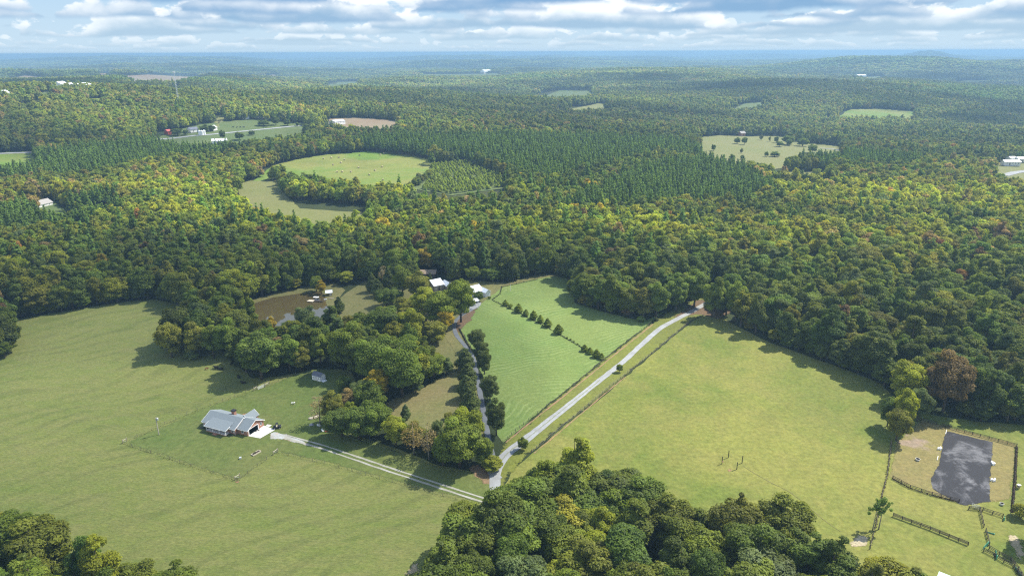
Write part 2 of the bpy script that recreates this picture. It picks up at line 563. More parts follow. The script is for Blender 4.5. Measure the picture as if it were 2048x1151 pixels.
# ------------------------------------------------------------------ terrain: one sheet out to the horizon
def build_terrain():
    rs = [0.0, 60, 110]
    while rs[-1] < 33500:
        rs.append(rs[-1] * 1.017 + 1.0)
    th = []
    a = -180.0
    while a < 180 - 1e-6:
        th.append(a)
        a += 0.5 if abs(a) < 50 else 4.0
    th = np.radians(np.array(th))
    rs = np.array(rs)
    X = rs[1:, None] * np.sin(th)[None]; Y = rs[1:, None] * np.cos(th)[None]
    Z = land(X, Y)
    far = smooth(9000, 14000, np.hypot(X, Y)) * 0
    nr, na = X.shape
    verts = np.concatenate([np.array([[0, 0, 0.0]]), np.stack([X, Y, Z + far], -1).reshape(-1, 3)])
    faces = []
    for k in range(na):
        faces.append((0, 1 + (k + 1) % na, 1 + k))
    i, k = np.meshgrid(np.arange(nr - 1), np.arange(na), indexing='ij')
    a0 = 1 + i * na + k; b0 = 1 + i * na + (k + 1) % na
    q = np.stack([a0, b0, b0 + na, a0 + na], -1).reshape(-1, 4)
    me = bpy.data.meshes.new('terrain')
    me.from_pydata(verts.tolist(), [], faces + q.tolist())
    me.polygons.foreach_set('use_smooth', np.ones(len(me.polygons), dtype=bool))
    # far country: woods and fields too small to tell apart become the colour of the sheet
    m = bpy.data.materials.new('far_country')
    m.use_nodes = True
    nt = m.node_tree
    bs = nt.nodes['Principled BSDF']
    tc = nn(nt, 'ShaderNodeTexCoord').outputs['Object']
    n1 = sramp(nt, noise(nt, tc, 0.0011, 5, 0.6, 0.4), 0.4, 0.62)
    n2 = noise(nt, tc, 0.012, 6, 0.75)
    col = mix_col(nt, n1, (0.026, 0.036, 0.014, 1), (0.050, 0.056, 0.022, 1))
    k = math_n(nt, 'ADD', math_n(nt, 'MULTIPLY', n2, 1.3), 0.35)
    col = mix_col(nt, 1.0, col, k, 'MULTIPLY')
    nt.links.new(col, bs.inputs['Base Color'])
    bs.inputs['Roughness'].default_value = 0.95
    bs.inputs['Specular IOR Level'].default_value = 0.05
    me.materials.append(m)
    o = link('terrain', me)
    tag(o, 'rolling wooded land running out to the horizon', None, None, 'structure')


build_terrain()

_er = np.random.RandomState(5)


def densify(pts, step, jit):
    out = []
    n = len(pts)
    for i in range(n):
        a = np.array(pts[i][:2]); b = np.array(pts[(i + 1) % n][:2])
        k = max(1, int(np.linalg.norm(b - a) / step))
        for j in range(k):
            p = a + (b - a) * j / k
            out.append(p + _er.uniform(-jit, jit, 2))
    return out


SOFT = {}


def soft(mat):
    """The same ground cover, thinning out raggedly towards its edge (vertex attribute 'edge': 0 at the rim, 1 inside)."""
    if mat.name not in SOFT:
        m = mat.copy()
        m.name = mat.name + '_ragged'
        nt = m.node_tree
        out = next(n for n in nt.nodes if n.type == 'OUTPUT_MATERIAL')
        src = out.inputs['Surface'].links[0].from_socket
        at = nn(nt, 'ShaderNodeAttribute', attribute_type='GEOMETRY')
        at.attribute_name = 'edge'
        tc = nn(nt, 'ShaderNodeTexCoord').outputs['Object']
        nz = noise(nt, tc, 0.9, 6, 0.7)
        a = sramp(nt, math_n(nt, 'ADD', at.outputs['Fac'], math_n(nt, 'MULTIPLY', math_n(nt, 'SUBTRACT', nz, 0.5), 1.5)), 0.30, 0.62)
        tp = nn(nt, 'ShaderNodeBsdfTransparent')
        mx = nn(nt, 'ShaderNodeMixShader')
        nt.links.new(a, mx.inputs[0]); nt.links.new(tp.outputs[0], mx.inputs[1]); nt.links.new(src, mx.inputs[2])
        nt.links.new(mx.outputs[0], out.inputs['Surface'])
        SOFT[mat.name] = m
    return SOFT[mat.name]


def sheet(name, wpts, off, mat, label=None, step=None, jit=0.4, grid=None, kind='structure', fade=None):
    """A patch of ground cover laid over the land."""
    w = np.array([p[:2] for p in wpts])
    dist = np.hypot(*w.mean(0))
    step = step or max(3.0, dist * 0.012)
    if fade and not grid: grid = max(fade * 0.7, float(np.ptp(w, axis=0).max()) / 60)
    if fade: mat = soft(mat)
    ring = densify(w, step, jit)
    n = len(ring)
    pts = [Vector((float(p[0]), float(p[1]))) for p in ring]
    if grid:
        lo = w.min(0); hi = w.max(0)
        gx, gy = np.meshgrid(np.arange(lo[0], hi[0], grid), np.arange(lo[1], hi[1], grid))
        gx = gx.ravel() + _er.uniform(-.2, .2, gx.size) * grid; gy = gy.ravel() + _er.uniform(-.2, .2, gy.size) * grid
        ok = inside(gx, gy, [tuple(p) for p in ring])
        pts += [Vector((float(a), float(b))) for a, b in zip(gx[ok], gy[ok])]
    vs_, es_, fs_, _, _, _ = delaunay_2d_cdt(pts, [], [list(range(n))], 1, 1e-4)
    xy = np.array([(v.x, v.y) for v in vs_])
    z = land(xy[:, 0], xy[:, 1]) + off
    fs2 = []
    for f in fs_:
        a, b, c = (xy[i] for i in f[:3])
        fs2.append(tuple(f) if (b[0] - a[0]) * (c[1] - a[1]) - (b[1] - a[1]) * (c[0] - a[0]) > 0 else tuple(reversed(f)))
    me = mesh_from(name, np.column_stack([xy, z]), fs2, [mat], smooth_shade=True)
    if fade:
        A = np.array(ring); Bq = np.roll(A, -1, 0); D = Bq - A; L2 = (D ** 2).sum(1) + 1e-9
        e = np.zeros(len(xy), np.float32)
        for i, q in enumerate(xy):
            tt = np.clip(((q - A) * D).sum(1) / L2, 0, 1)
            e[i] = min(1.0, np.sqrt((((A + D * tt[:, None]) - q) ** 2).sum(1).min()) / fade)
        at = me.attributes.new('edge', 'FLOAT', 'POINT')
        at.data.foreach_set('value', e)
    o = link(name, me)
    return tag(o, label, None, None, kind)


def ribbon(name, line, width, off, mat, label=None, kind='structure', jit=0.12, seg=2.5):
    """A road or track: a strip of the given width along a line of ground points."""
    pts = [np.array(p[:2]) for p in line]
    # Catmull-Rom through the points
    fine = []
    P = [2 * pts[0] - pts[1]] + pts + [2 * pts[-1] - pts[-2]]
    for i in range(1, len(P) - 2):
        k = max(2, int(np.linalg.norm(P[i + 1] - P[i]) / seg))
        for j in range(k):
            t = j / k
            fine.append(0.5 * ((2 * P[i]) + (P[i + 1] - P[i - 1]) * t + (2 * P[i - 1] - 5 * P[i] + 4 * P[i + 1] - P[i + 2]) * t * t
                               + (3 * P[i] - P[i - 1] - 3 * P[i + 1] + P[i + 2]) * t ** 3))
    fine.append(P[-2])
    fine = np.array(fine)
    d = np.gradient(fine, axis=0)
    d /= np.linalg.norm(d, axis=1)[:, None]
    nrm = np.column_stack([-d[:, 1], d[:, 0]])
    wv = width if hasattr(width, '__len__') else [width] * len(pts)
    wf = np.interp(np.linspace(0, 1, len(fine)), np.linspace(0, 1, len(wv)), wv)
    vs_, fs_ = [], []
    for i, p in enumerate(fine):
        for s, hump in ((1, 0.0), (0, 0.03), (-1, 0.0)):
            q = p + nrm[i] * s * (wf[i] / 2 + _er.uniform(-jit, jit))
            vs_.append((q[0], q[1], float(land(q[0], q[1])) + off + hump))
    for i in range(len(fine) - 1):
        for s in range(2):
            a = i * 3 + s
            fs_.append((a, a + 1, a + 4, a + 3)[::-1])
    me = mesh_from(name, vs_, fs_, [mat], smooth_shade=True)
    o = link(name, me)
    tag(o, label, None, None, kind)
    return fine


def gpoly(poly):
    p = np.array(poly, float)
    return ground(p[:, 0], p[:, 1])


# ------------------------------------------------------------------ near ground covers (outlines measured in the photograph, laid on the land)
OPEN = []      # ground outlines where no wild tree stands


def near_field(name, poly, off, mat, label, open_=True, jit=0.4, step=3.0, fade=None):
    w = gpoly(poly)
    sheet(name, w, off, mat, label, step, jit, fade=fade)
    if open_:
        OPEN.append([tuple(p[:2]) for p in w])


near_field('pasture', [(-420, 700), (-60, 668), (0, 652), (35, 639), (100, 627), (180, 614), (250, 603), (310, 598), (350, 607), (395, 640), (430, 690), (480, 735), (505, 757),
                       (560, 752), (630, 738), (700, 738), (720, 780), (690, 830), (700, 865), (790, 896), (880, 930), (985, 950), (1010, 985), (1000, 1020), (960, 1075), (880, 1151), (860, 1300),
                       (700, 1420), (-300, 1420), (-600, 900)], 0.03, M['pasture'], 'dull green cattle pasture sweeping down the near slope')
near_field('house_lawn', [(245, 886), (330, 848), (395, 820), (470, 793), (540, 768), (620, 737), (690, 737), (715, 780), (690, 830), (700, 868), (790, 898), (880, 932), (985, 952), (1000, 1000), (975, 1012),
                          (860, 982), (760, 955), (650, 925), (552, 904), (475, 962), (360, 925)], 0.06, M['lawn'], 'mown bright green lawn around the brick house', fade=1.6)
near_field('meadow', [(1062, 908), (1130, 850), (1210, 790), (1300, 712), (1385, 642), (1425, 622), (1480, 655), (1540, 685), (1640, 720), (1700, 742), (1765, 768), (1790, 800), (1840, 825), (1950, 842), (2100, 852),
                      (2500, 880), (2500, 1420), (1000, 1420), (975, 1080), (1000, 1000), (1020, 945)], 0.03, M['meadow'], 'sunlit yellow green meadow right of the gravel road')
near_field('road_verge', [(985, 950), (1005, 885), (1100, 805), (1210, 715), (1300, 645), (1350, 612), (1400, 590), (1430, 600), (1425, 622), (1385, 642), (1300, 712), (1210, 790), (1130, 850), (1062, 908), (1022, 950), (1005, 1000)],
           0.05, M['verge'], 'yellowish grass strip on both sides of the gravel road', fade=1.4)
near_field('hay_field', [(920, 655), (935, 632), (955, 612), (985, 590), (1005, 574), (1060, 560), (1105, 553), (1130, 553), (1145, 575), (1150, 605), (1200, 622), (1240, 632), (1290, 643), (1335, 618), (1300, 645), (1210, 715), (1100, 805), (1005, 885),
                         (992, 868), (985, 830), (978, 800), (966, 760), (955, 715), (940, 690)], 0.055, M['hay'], 'mown hay field with pale windrow lines')
near_field('dry_meadow', [(735, 850), (770, 800), (850, 768), (900, 742), (950, 730), (962, 790), (974, 860), (980, 885), (900, 885), (800, 872)], 0.055, M['tan'], 'tan dry meadow behind the roadside trees', fade=3.0)
near_field('homestead_yard', [(640, 640), (660, 612), (700, 580), (730, 562), (800, 572), (930, 558), (1010, 566), (1080, 548), (1125, 550), (1105, 555), (1005, 576), (955, 614), (920, 655), (940, 692), (955, 720), (950, 735),
                              (890, 738), (860, 700), (800, 680), (735, 655), (690, 660)], 0.04, M['yard'], 'dry grassy yard round the homestead')
near_field('pond_bank', [(470, 622), (500, 600), (560, 583), (640, 570), (672, 566), (690, 580), (665, 612), (640, 648), (560, 668), (480, 655)], 0.05, M['yard'], 'grassy bank round the brown pond')
near_field('pond', [(488, 622), (510, 606), (545, 595), (590, 588), (640, 582), (650, 590), (652, 606), (660, 622), (640, 636), (600, 650), (540, 652), (500, 642)], 0.09, None, 'still brown farm pond', jit=0.2, step=2.0)
M['pond'] = simple_mat('pond_water', (0.075, 0.058, 0.022), 0.03, 0, 0.15, 0.02, 0.9)
bpy.data.objects['pond'].data.materials[0] = M['pond']
_pm = M['pond'].node_tree
_pb = nn(_pm, 'ShaderNodeBump')
_pb.inputs['Strength'].default_value = 0.02
_ptc = nn(_pm, 'ShaderNodeTexCoord')
_pm.links.new(noise(_pm, _ptc.outputs['Object'], 0.9, 3), _pb.inputs['Height'])
_pm.links.new(_pb.outputs[0], _pm.nodes['Principled BSDF'].inputs['Normal'])

sheet('paddock_ground', gpoly([(1790, 880), (1842, 838), (2036, 886), (2026, 1000), (1930, 1012), (1775, 955)]), 0.06, M['paddock'], 'tan worn grass inside the fenced riding arena', 2.0, 0.3, fade=1.6)
sheet('arena_surface', gpoly([(1890, 860), (1990, 884), (1987, 905), (1985, 935), (1981, 975), (1983, 1003), (1930, 1012), (1918, 1008), (1862, 978), (1860, 955), (1874, 930), (1880, 900)]), 0.09, M['rubber'],
      'dark rubber riding arena surface swept into grey swirls', 2.0, 0.2, fade=0.8)
sheet('mulch_bed', gpoly([(1335, 640), (1390, 598), (1440, 600), (1470, 625), (1440, 640), (1400, 630)]), 0.075, M['mulch'], 'brown leaf litter under the roadside trees', 1.5, 0.8, fade=3.0)
sheet('dirt_patch', gpoly([(930, 935), (960, 925), (985, 945), (990, 975), (965, 968)]), 0.075, M['dirt'], 'bare orange dirt beside the road junction', 1.0, 0.6, fade=1.6)
sheet('dirt_patch', gpoly([(1690, 1085), (1715, 1062), (1745, 1075), (1738, 1098), (1700, 1098)]), 0.075, M['sand'], 'pale sandy patch below the two pines', 0.8, 0.5, fade=1.6)
sheet('dirt_patch', gpoly([(795, 1151), (830, 1118), (845, 1125), (838, 1151)]), 0.075, M['sand'], 'small sandy patch beside the near wood', 0.8, 0.5, fade=1.6)
sheet('dirt_patch', gpoly([(905, 650), (920, 622), (958, 612), (945, 640), (915, 668), (903, 690)]), 0.07, M['mulch'], 'brown bare soil beside the asphalt drive', 1.0, 0.6, fade=1.6)
sheet('parking_area', gpoly([(922, 622), (935, 606), (965, 603), (962, 612), (945, 622), (932, 630)]), 0.09, M['gravel'], 'pale gravel parking area at the homestead', 1.0, 0.3, fade=1.2)
sheet('dirt_patch', gpoly([(1453, 938), (1461, 934), (1467, 940), (1458, 943)]), 0.06, M['dirt'], 'scuffed dirt patch inside the four black posts', 0.7, 0.3, fade=0.5)
sheet('dirt_patch', gpoly([(1442, 922), (1447, 919), (1450, 923), (1446, 926)]), 0.06, M['dirt'], 'orange soil at the foot of a black post', 0.5, 0.2, fade=0.5)
sheet('dirt_patch', gpoly([(468, 962), (478, 960), (480, 964), (472, 966)]), 0.08, M['dirt'], 'orange soil at the lawn fence corner', 0.5, 0.2, fade=0.5)
sheet('dirt_patch', gpoly([(478, 826), (505, 822), (512, 829), (495, 838), (482, 834)]), 0.08, M['dirt'], 'orange bare soil behind the brick house', 0.8, 0.4, fade=1.6)
for q, lb in (([(2005, 1070), (2035, 1060), (2060, 1110), (2040, 1125)], 'sandy worn ground in the corner paddock'),):
    sheet('dirt_patch', gpoly(q), 0.07, M['sand'], lb, 0.8, 0.5, fade=1.6)

road_line = gpoly([(1418, 603), (1385, 622), (1350, 640), (1320, 657), (1282, 690), (1250, 720), (1200, 760), (1150, 800), (1100, 840), (1060, 872), (1020, 902), (1000, 925), (990, 950), (992, 985), (1000, 1030), (1020, 1120)])
ribbon('gravel_road', road_line, [2.7, 2.7, 2.6, 2.6, 2.5, 2.4, 2.4, 2.4, 2.4, 2.5, 2.8, 3.4, 3.4, 3.2, 3.2, 3.2], 0.11, M['gravel'], 'pale gravel farm road running diagonally between the fields')
ribbon('gravel_road', gpoly([(978, 935), (986, 946), (994, 958)]), [2.5, 3.0, 3.5], 0.105, M['gravel'], 'short gravel spur at the road junction')
sheet('drive_gravel', gpoly([(536, 868), (548, 862), (575, 868), (610, 882), (640, 893), (635, 897), (600, 888), (565, 880), (540, 878)]), 0.085, M['gravelmix'], 'gravel and clay apron below the house garage', 1.0, 0.35, fade=1.0)
drive = gpoly([(572, 873), (605, 882), (650, 895), (750, 929), (860, 965), (930, 988), (962, 998), (1000, 1012), (1030, 1030)])
d2 = np.gradient(drive[:, :2], axis=0); d2 /= np.linalg.norm(d2, axis=1)[:, None]
nrm2 = np.column_stack([-d2[:, 1], d2[:, 0]])
ribbon('drive_track', np.column_stack([drive[:, :2] + nrm2 * 0.85, drive[:, 2]]), 0.7, 0.10, M['track'], 'farther wheel track of the two track drive to the brick house')
ribbon('drive_track', np.column_stack([drive[:, :2] - nrm2 * 0.85, drive[:, 2]]), 0.7, 0.10, M['track'], 'nearer wheel track of the two track drive to the brick house')
ribbon('asphalt_drive', gpoly([(945, 618), (928, 627), (913, 640), (908, 652), (912, 668), (922, 682), (935, 697), (947, 718), (955, 760), (963, 800), (970, 840), (975, 870), (983, 905), (990, 930)]), 1.9, 0.10, M['asphalt'],
       'narrow grey asphalt drive curving up to the homestead')

for ln, hw in ((gpoly([(945, 618), (928, 627), (913, 640), (908, 652), (912, 668), (922, 682), (935, 697), (947, 718), (955, 760), (963, 800), (970, 840), (975, 870), (983, 905), (990, 930)]), 4.5), (road_line, 4.5), (drive, 4.5)):
    q = ln[:, :2]; dd = np.gradient(q, axis=0); dd /= np.linalg.norm(dd, axis=1)[:, None]; nn_ = np.column_stack([-dd[:, 1], dd[:, 0]])
    k_ = len(q) if hw < 5 and ln is not road_line else 12
    OPEN.append([tuple(a) for a in (q[:k_] + nn_[:k_] * hw)] + [tuple(a) for a in (q[:k_] - nn_[:k_] * hw)[::-1]])
M['crown'] = grass_mat('road_crown_grass', (0.179, 0.187, 0.116), (0.241, 0.241, 0.197), (0.142, 0.152, 0.071), 0.1, 0.3, 1.5)
ribbon('road_crown', road_line[6:12], 0.34, 0.155, M['crown'], 'thin grassy crown along the middle of the gravel road', jit=.13, seg=1.2)

OPEN.append([tuple(a[:2]) for a in gpoly([(832, 668), (880, 655), (905, 690), (925, 735), (895, 745), (850, 722), (815, 692)])])
near_field('homestead_yard', [(830, 666), (880, 652), (905, 690), (930, 738), (895, 746), (850, 722), (812, 692)], 0.045, M['yard'], 'dry grass round the swing frame in the homestead clearing', fade=2.0)
# ------------------------------------------------------------------ far fields
CLEAR = []     # outlines as seen: no tree may stand in front of them or on them
FAR = [
    ('far_field', [(505, 352), (545, 332), (600, 318), (660, 309), (740, 304), (830, 314), (868, 322), (845, 345), (815, 360), (770, 363), (640, 350), (560, 336), (525, 350)], 'sunfield', 'bright green sunlit hay field dotted with round bales'),
    ('far_field', [(455, 374), (500, 362), (552, 362), (572, 392), (600, 402), (700, 409), (750, 411), (725, 428), (630, 437), (560, 424), (500, 410), (480, 390)], 'dryfield', 'dry tan field with a tree belt along its back'),
    ('far_field', [(290, 268), (345, 262), (400, 250), (455, 243), (500, 239), (600, 247), (622, 256), (560, 268), (470, 280), (420, 288), (350, 283)], 'greenfield', 'rolling green pasture round the white silos'),
    ('far_field', [(640, 246), (660, 238), (720, 236), (800, 243), (795, 250), (720, 250)], 'brownfield', 'tan stubble field beyond the long metal barn'),
    ('far_field', [(420, 238), (440, 230), (452, 232), (440, 240)], 'dryfield', 'small pale field above the silo pasture'),
    ('far_field', [(-60, 330), (-60, 309), (40, 304), (68, 306), (72, 322), (20, 329)], 'sunfield', 'sunlit field at the left edge beyond the pines'),
    ('far_field', [(232, 155), (290, 150), (360, 151), (420, 155), (340, 160), (270, 160)], 'brownfield', 'long brown ploughed field on the far left'),
    ('far_field', [(14, 156), (50, 151), (95, 155), (60, 159)], 'brownfield', 'small brown field near the left edge far off'),
    ('far_field', [(75, 190), (90, 184), (110, 185), (100, 191)], 'greenfield', 'small green paddock far off by white farm buildings'),
    ('far_field', [(158, 200), (190, 197), (228, 198), (200, 202)], 'sunfield', 'thin bright field strip far off on the left'),
    ('far_field', [(640, 171), (675, 164), (720, 163), (715, 169), (670, 174)], 'greenfield', 'pale green far field left of centre'),
    ('far_field', [(1395, 275), (1445, 271), (1500, 273), (1560, 272), (1600, 285), (1688, 294), (1684, 306), (1600, 305), (1560, 318), (1480, 322), (1430, 312), (1405, 298)], 'dryfield', 'dry yellow hillside pasture with scattered trees'),
    ('far_field', [(1515, 346), (1590, 343), (1660, 345), (1648, 354), (1555, 354)], 'dryfield', 'thin tan field strip below the yellow hillside'),
    ('far_field', [(1665, 229), (1700, 219), (1760, 218), (1835, 224), (1820, 231), (1740, 231)], 'sunfield', 'bright hilltop field far off on the right'),
    ('far_field', [(1112, 214), (1170, 213), (1200, 206), (1230, 213), (1160, 219)], 'dryfield', 'small tan clearing far off at the centre'),
    ('far_field', [(1970, 335), (2000, 325), (2080, 322), (2090, 355), (2030, 352), (2000, 345)], 'dryfield', 'clearing with long white sheds at the right edge'),
    ('far_field', [(60, 412), (70, 405), (108, 402), (150, 425), (240, 412), (248, 416), (150, 432), (90, 420)], 'greenfield', 'small clearing behind the grey roofed house in the woods'),
    ('far_field', [(1720, 155), (1760, 152), (1775, 156), (1740, 159)], 'greenfield', 'pale clearing on the far right hillside'),
    ('far_field', [(22, 212), (60, 206), (100, 207), (60, 214)], 'dryfield', 'thin pale field near the left edge far off'),
    ('far_field', [(325, 177), (350, 174), (374, 175), (350, 178)], 'brownfield', 'thin pale strip behind the radio mast'),
    ('far_field', [(188, 149), (210, 146), (232, 148), (210, 150)], 'brownfield', 'small brown field above the long ploughed one'),
    ('far_field', [(525, 152), (545, 149), (562, 151), (545, 154)], 'brownfield', 'tiny brown field left of centre far off'),
    ('far_field', [(1440, 216), (1490, 207), (1550, 203), (1530, 210), (1480, 216)], 'greenfield', 'long pale clearing on the ridge right of centre'),
    ('far_field', [(1645, 243), (1656, 234), (1662, 234), (1652, 243)], 'dryfield', 'pale cutting leading up to the hilltop field'),
    ('far_field', [(1890, 166), (1930, 161), (1990, 160), (1950, 165)], 'greenfield', 'pale strip of open land on the right hills'),
    ('far_field', [(1060, 190), (1120, 181), (1180, 181), (1190, 188), (1110, 194)], 'greenfield', 'young plantation clearing right of centre far off'),
    ('far_field', [(760, 222), (775, 219), (785, 221), (772, 223)], 'dryfield', 'tiny sunny gap in the woods above the stubble field'),
    ('far_field', [(820, 149), (1000, 147), (1000, 151), (900, 152)], 'greenfield', 'pale clearing far off beyond the centre woods'),
]
NEAR_CLEAR = [[(492, 622), (512, 608), (545, 597), (590, 590), (640, 582), (656, 600), (662, 622), (640, 634), (596, 630), (570, 632), (540, 633), (505, 630)], [(640, 570), (672, 566), (735, 560), (800, 575), (740, 620), (665, 612)], [(930, 560), (1010, 566), (1080, 548), (1125, 551), (990, 600), (940, 632), (930, 620)],
              [(860, 540), (900, 560), (896, 580), (866, 580), (838, 548)], [(790, 800), (850, 768), (905, 742), (925, 750), (925, 820), (850, 835)], [(824, 620), (840, 622), (840, 645), (826, 645)], [(840, 690), (900, 660), (905, 690), (880, 705)]]
for poly in NEAR_CLEAR:
    pc = np.array(poly).mean(0)
    CLEAR.append((poly, float(np.hypot(*ground(pc[0], pc[1])[0][:2])) * 0.95))
sheet('scrub_ground', gpoly([(800, 374), (870, 330), (930, 327), (1000, 352), (1020, 376), (900, 392)]), 0.5, M['greenfield'], 'weedy ground between the young pines right of the sunlit field', 6, 1.0, 12)
for nm, poly, mt, lb in FAR:
    p = np.array(poly, float)
    g0 = ground(p[:, 0], p[:, 1])
    d0 = np.hypot(g0[:, 0], g0[:, 1]).mean()
    CLEAR.append((poly, d0))
    # carry the open ground on towards the viewer far enough that the trees in front do not hide it
    cy_, span = p[:, 1].mean(), p[:, 1].max() - p[:, 1].min()
    q = p.copy()
    low_ = q[:, 1] > cy_
    q[low_, 1] += min((7.0 if d0 < 1000 else 15.0) * FPX / d0, span * 2.0)
    w = ground(q[:, 0], q[:, 1])
    sheet(nm, w, 0.5, M[mt], lb, max(6.0, d0 * 0.008), d0 * 0.0012, max(10.0, d0 * 0.011))
    OPEN.append([tuple(a[:2]) for a in w])
# ------------------------------------------------------------------ foliage and bark
def leaf_mat(name, var=0.5):
    m = bpy.data.materials.new(name)
    m.use_nodes = True
    nt = m.node_tree
    nt.nodes.clear()
    out = nn(nt, 'ShaderNodeOutputMaterial')
    at = nn(nt, 'ShaderNodeAttribute', attribute_type='INSTANCER')
    at.attribute_name = 'tint'
    sh = nn(nt, 'ShaderNodeAttribute', attribute_type='GEOMETRY')
    sh.attribute_name = 'shade'
    sp = nn(nt, 'ShaderNodeSeparateColor')
    nt.links.new(sh.outputs['Color'], sp.inputs[0])
    k = math_n(nt, 'ADD', math_n(nt, 'MULTIPLY', sp.outputs[0], 2 * var), 1 - var)
    col = mix_col(nt, 1.0, at.outputs['Color'], k, 'MULTIPLY')
    # some sprays lean towards yellow, some towards blue green
    warm = mix_col(nt, 1.0, col, (1.22, 1.14, 0.75, 1), 'MULTIPLY')
    col = mix_col(nt, math_n(nt, 'MULTIPLY', sramp(nt, sp.outputs[1], 0.35, 1.0), 0.75), col, warm)
    df = nn(nt, 'ShaderNodeBsdfDiffuse')
    tr = nn(nt, 'ShaderNodeBsdfTranslucent')
    gl = nn(nt, 'ShaderNodeBsdfGlossy')
    gl.inputs['Roughness'].default_value = 0.55
    gl.inputs['Color'].default_value = (0.9, 0.95, 1.0, 1)
    nt.links.new(col, df.inputs['Color'])
    tcol = mix_col(nt, 1.0, col, (1.25, 1.2, 0.55, 1), 'MULTIPLY')
    nt.links.new(tcol, tr.inputs['Color'])
    m1 = nn(nt, 'ShaderNodeMixShader'); m1.inputs[0].default_value = 0.46
    nt.links.new(df.outputs[0], m1.inputs[1]); nt.links.new(tr.outputs[0], m1.inputs[2])
    m2 = nn(nt, 'ShaderNodeMixShader'); m2.inputs[0].default_value = 0.008
    nt.links.new(m1.outputs[0], m2.inputs[1]); nt.links.new(gl.outputs[0], m2.inputs[2])
    nt.links.new(m2.outputs[0], out.inputs[0])
    return m


M['leaf'] = leaf_mat('leaves')
M['bark'] = simple_mat('bark', (0.105, 0.085, 0.066), 0.95, 0, 0.4, 3.0, 0.05)
M['palebark'] = simple_mat('pale_bark', (0.24, 0.22, 0.19), 0.95, 0, 0.3, 3.0, 0.05)

ICO = None


def _ico():
    global ICO
    if ICO is None:
        bm = bmesh.new()
        bmesh.ops.create_icosphere(bm, subdivisions=1, radius=1.0)
        v = np.array([p.co[:] for p in bm.verts]); f = np.array([[q.index for q in t.verts] for t in bm.faces])
        bm.free()
        ICO = (v, f)
    return ICO


def unit(rng, n):
    v = rng.normal(size=(n, 3))
    return v / np.linalg.norm(v, axis=1)[:, None]


def lobes_for(kind, rng, H, R, base):
    """Clumps of foliage (centre, radius) that make up a crown of the given kind."""
    L = []
    if kind == 'broad':
        nl = rng.randint(40, 54)
        ch = H - base
        for i in range(nl):
            d = unit(rng, 1)[0]
            d[2] = abs(d[2]) * 1.15 - 0.40 if i > 9 else -0.85 + 0.25 * rng.rand()
            if i <= 9: d[0], d[1] = math.cos(i * .63 + rng.rand() * .3), math.sin(i * .63 + rng.rand() * .3)
            d /= np.linalg.norm(d)
            k = rng.uniform(0.66, 1.18)
            c = np.array((d[0] * R * 0.68 * k, d[1] * R * 0.68 * k, base + ch * 0.46 + d[2] * ch * 0.40 * k))
            L.append((c, R * rng.uniform(0.17, 0.33)))
        L.append((np.array((0, 0, base + ch * 0.50)), R * 0.60))
        L.append((np.array((R * .15, -R * .1, base + ch * 0.66)), R * 0.50))
    elif kind == 'tall':
        ch = H - base
        for i in range(20):
            t = (i + rng.rand()) / 20
            r = R * (0.95 - 0.55 * max(0, t - 0.45) / 0.55) * (0.6 + 0.4 * min(1, t / 0.3))
            a = rng.uniform(0, 6.28)
            L.append((np.array((math.cos(a) * r * 0.55, math.sin(a) * r * 0.55, base + ch * (0.08 + 0.84 * t))), r * rng.uniform(0.42, 0.6)))
    elif kind == 'pine':
        ch = H - base
        for i in range(16):
            t = (i + rng.rand() * 0.6) / 16
            r = R * (1 - t) ** 0.75 * rng.uniform(0.75, 1.1) + 0.25
            a = i * 2.4 + rng.uniform(-.4, .4)
            L.append((np.array((math.cos(a) * r * 0.5, math.sin(a) * r * 0.5, base + ch * (0.04 + 0.93 * t))), max(0.45, r * 0.55)))
    elif kind == 'cedar':
        ch = H - base
        for i in range(18):
            t = (i + rng.rand() * 0.6) / 18
            r = R * min(1.0, (0.55 + t * 2.2)) * (1 - max(0, t - 0.25) / 0.78) ** 0.7 * rng.uniform(0.85, 1.08)
            a = i * 2.4 + rng.uniform(-.4, .4)
            L.append((np.array((math.cos(a) * r * 0.42, math.sin(a) * r * 0.42, base + ch * (0.05 + 0.9 * t))), max(0.3, r * 0.62)))
    elif kind == 'bush':
        for i in range(12):
            d = unit(rng, 1)[0]; d[2] = abs(d[2])
            L.append((np.array((d[0] * R * 0.6, d[1] * R * 0.6, H * 0.34 + d[2] * H * 0.34)), R * rng.uniform(0.3, 0.48)))
        L.append((np.array((0, 0, H * 0.45)), R * 0.55))
    elif kind == 'umbrella':
        for i in range(30):
            a = i * 2.4 + rng.uniform(-.4, .4)
            rr = R * (0.12 + 0.83 * rng.rand())
            L.append((np.array((math.cos(a) * rr, math.sin(a) * rr, H * (rng.uniform(0.76, 0.98) - .10 * rr / R))), R * rng.uniform(0.13, 0.22)))
        L.append((np.array((0, 0, H * 0.95)), R * 0.34))
        L.append((np.array((R * 0.7, -R * 0.5, H * 0.52)), R * 0.24))
    return L


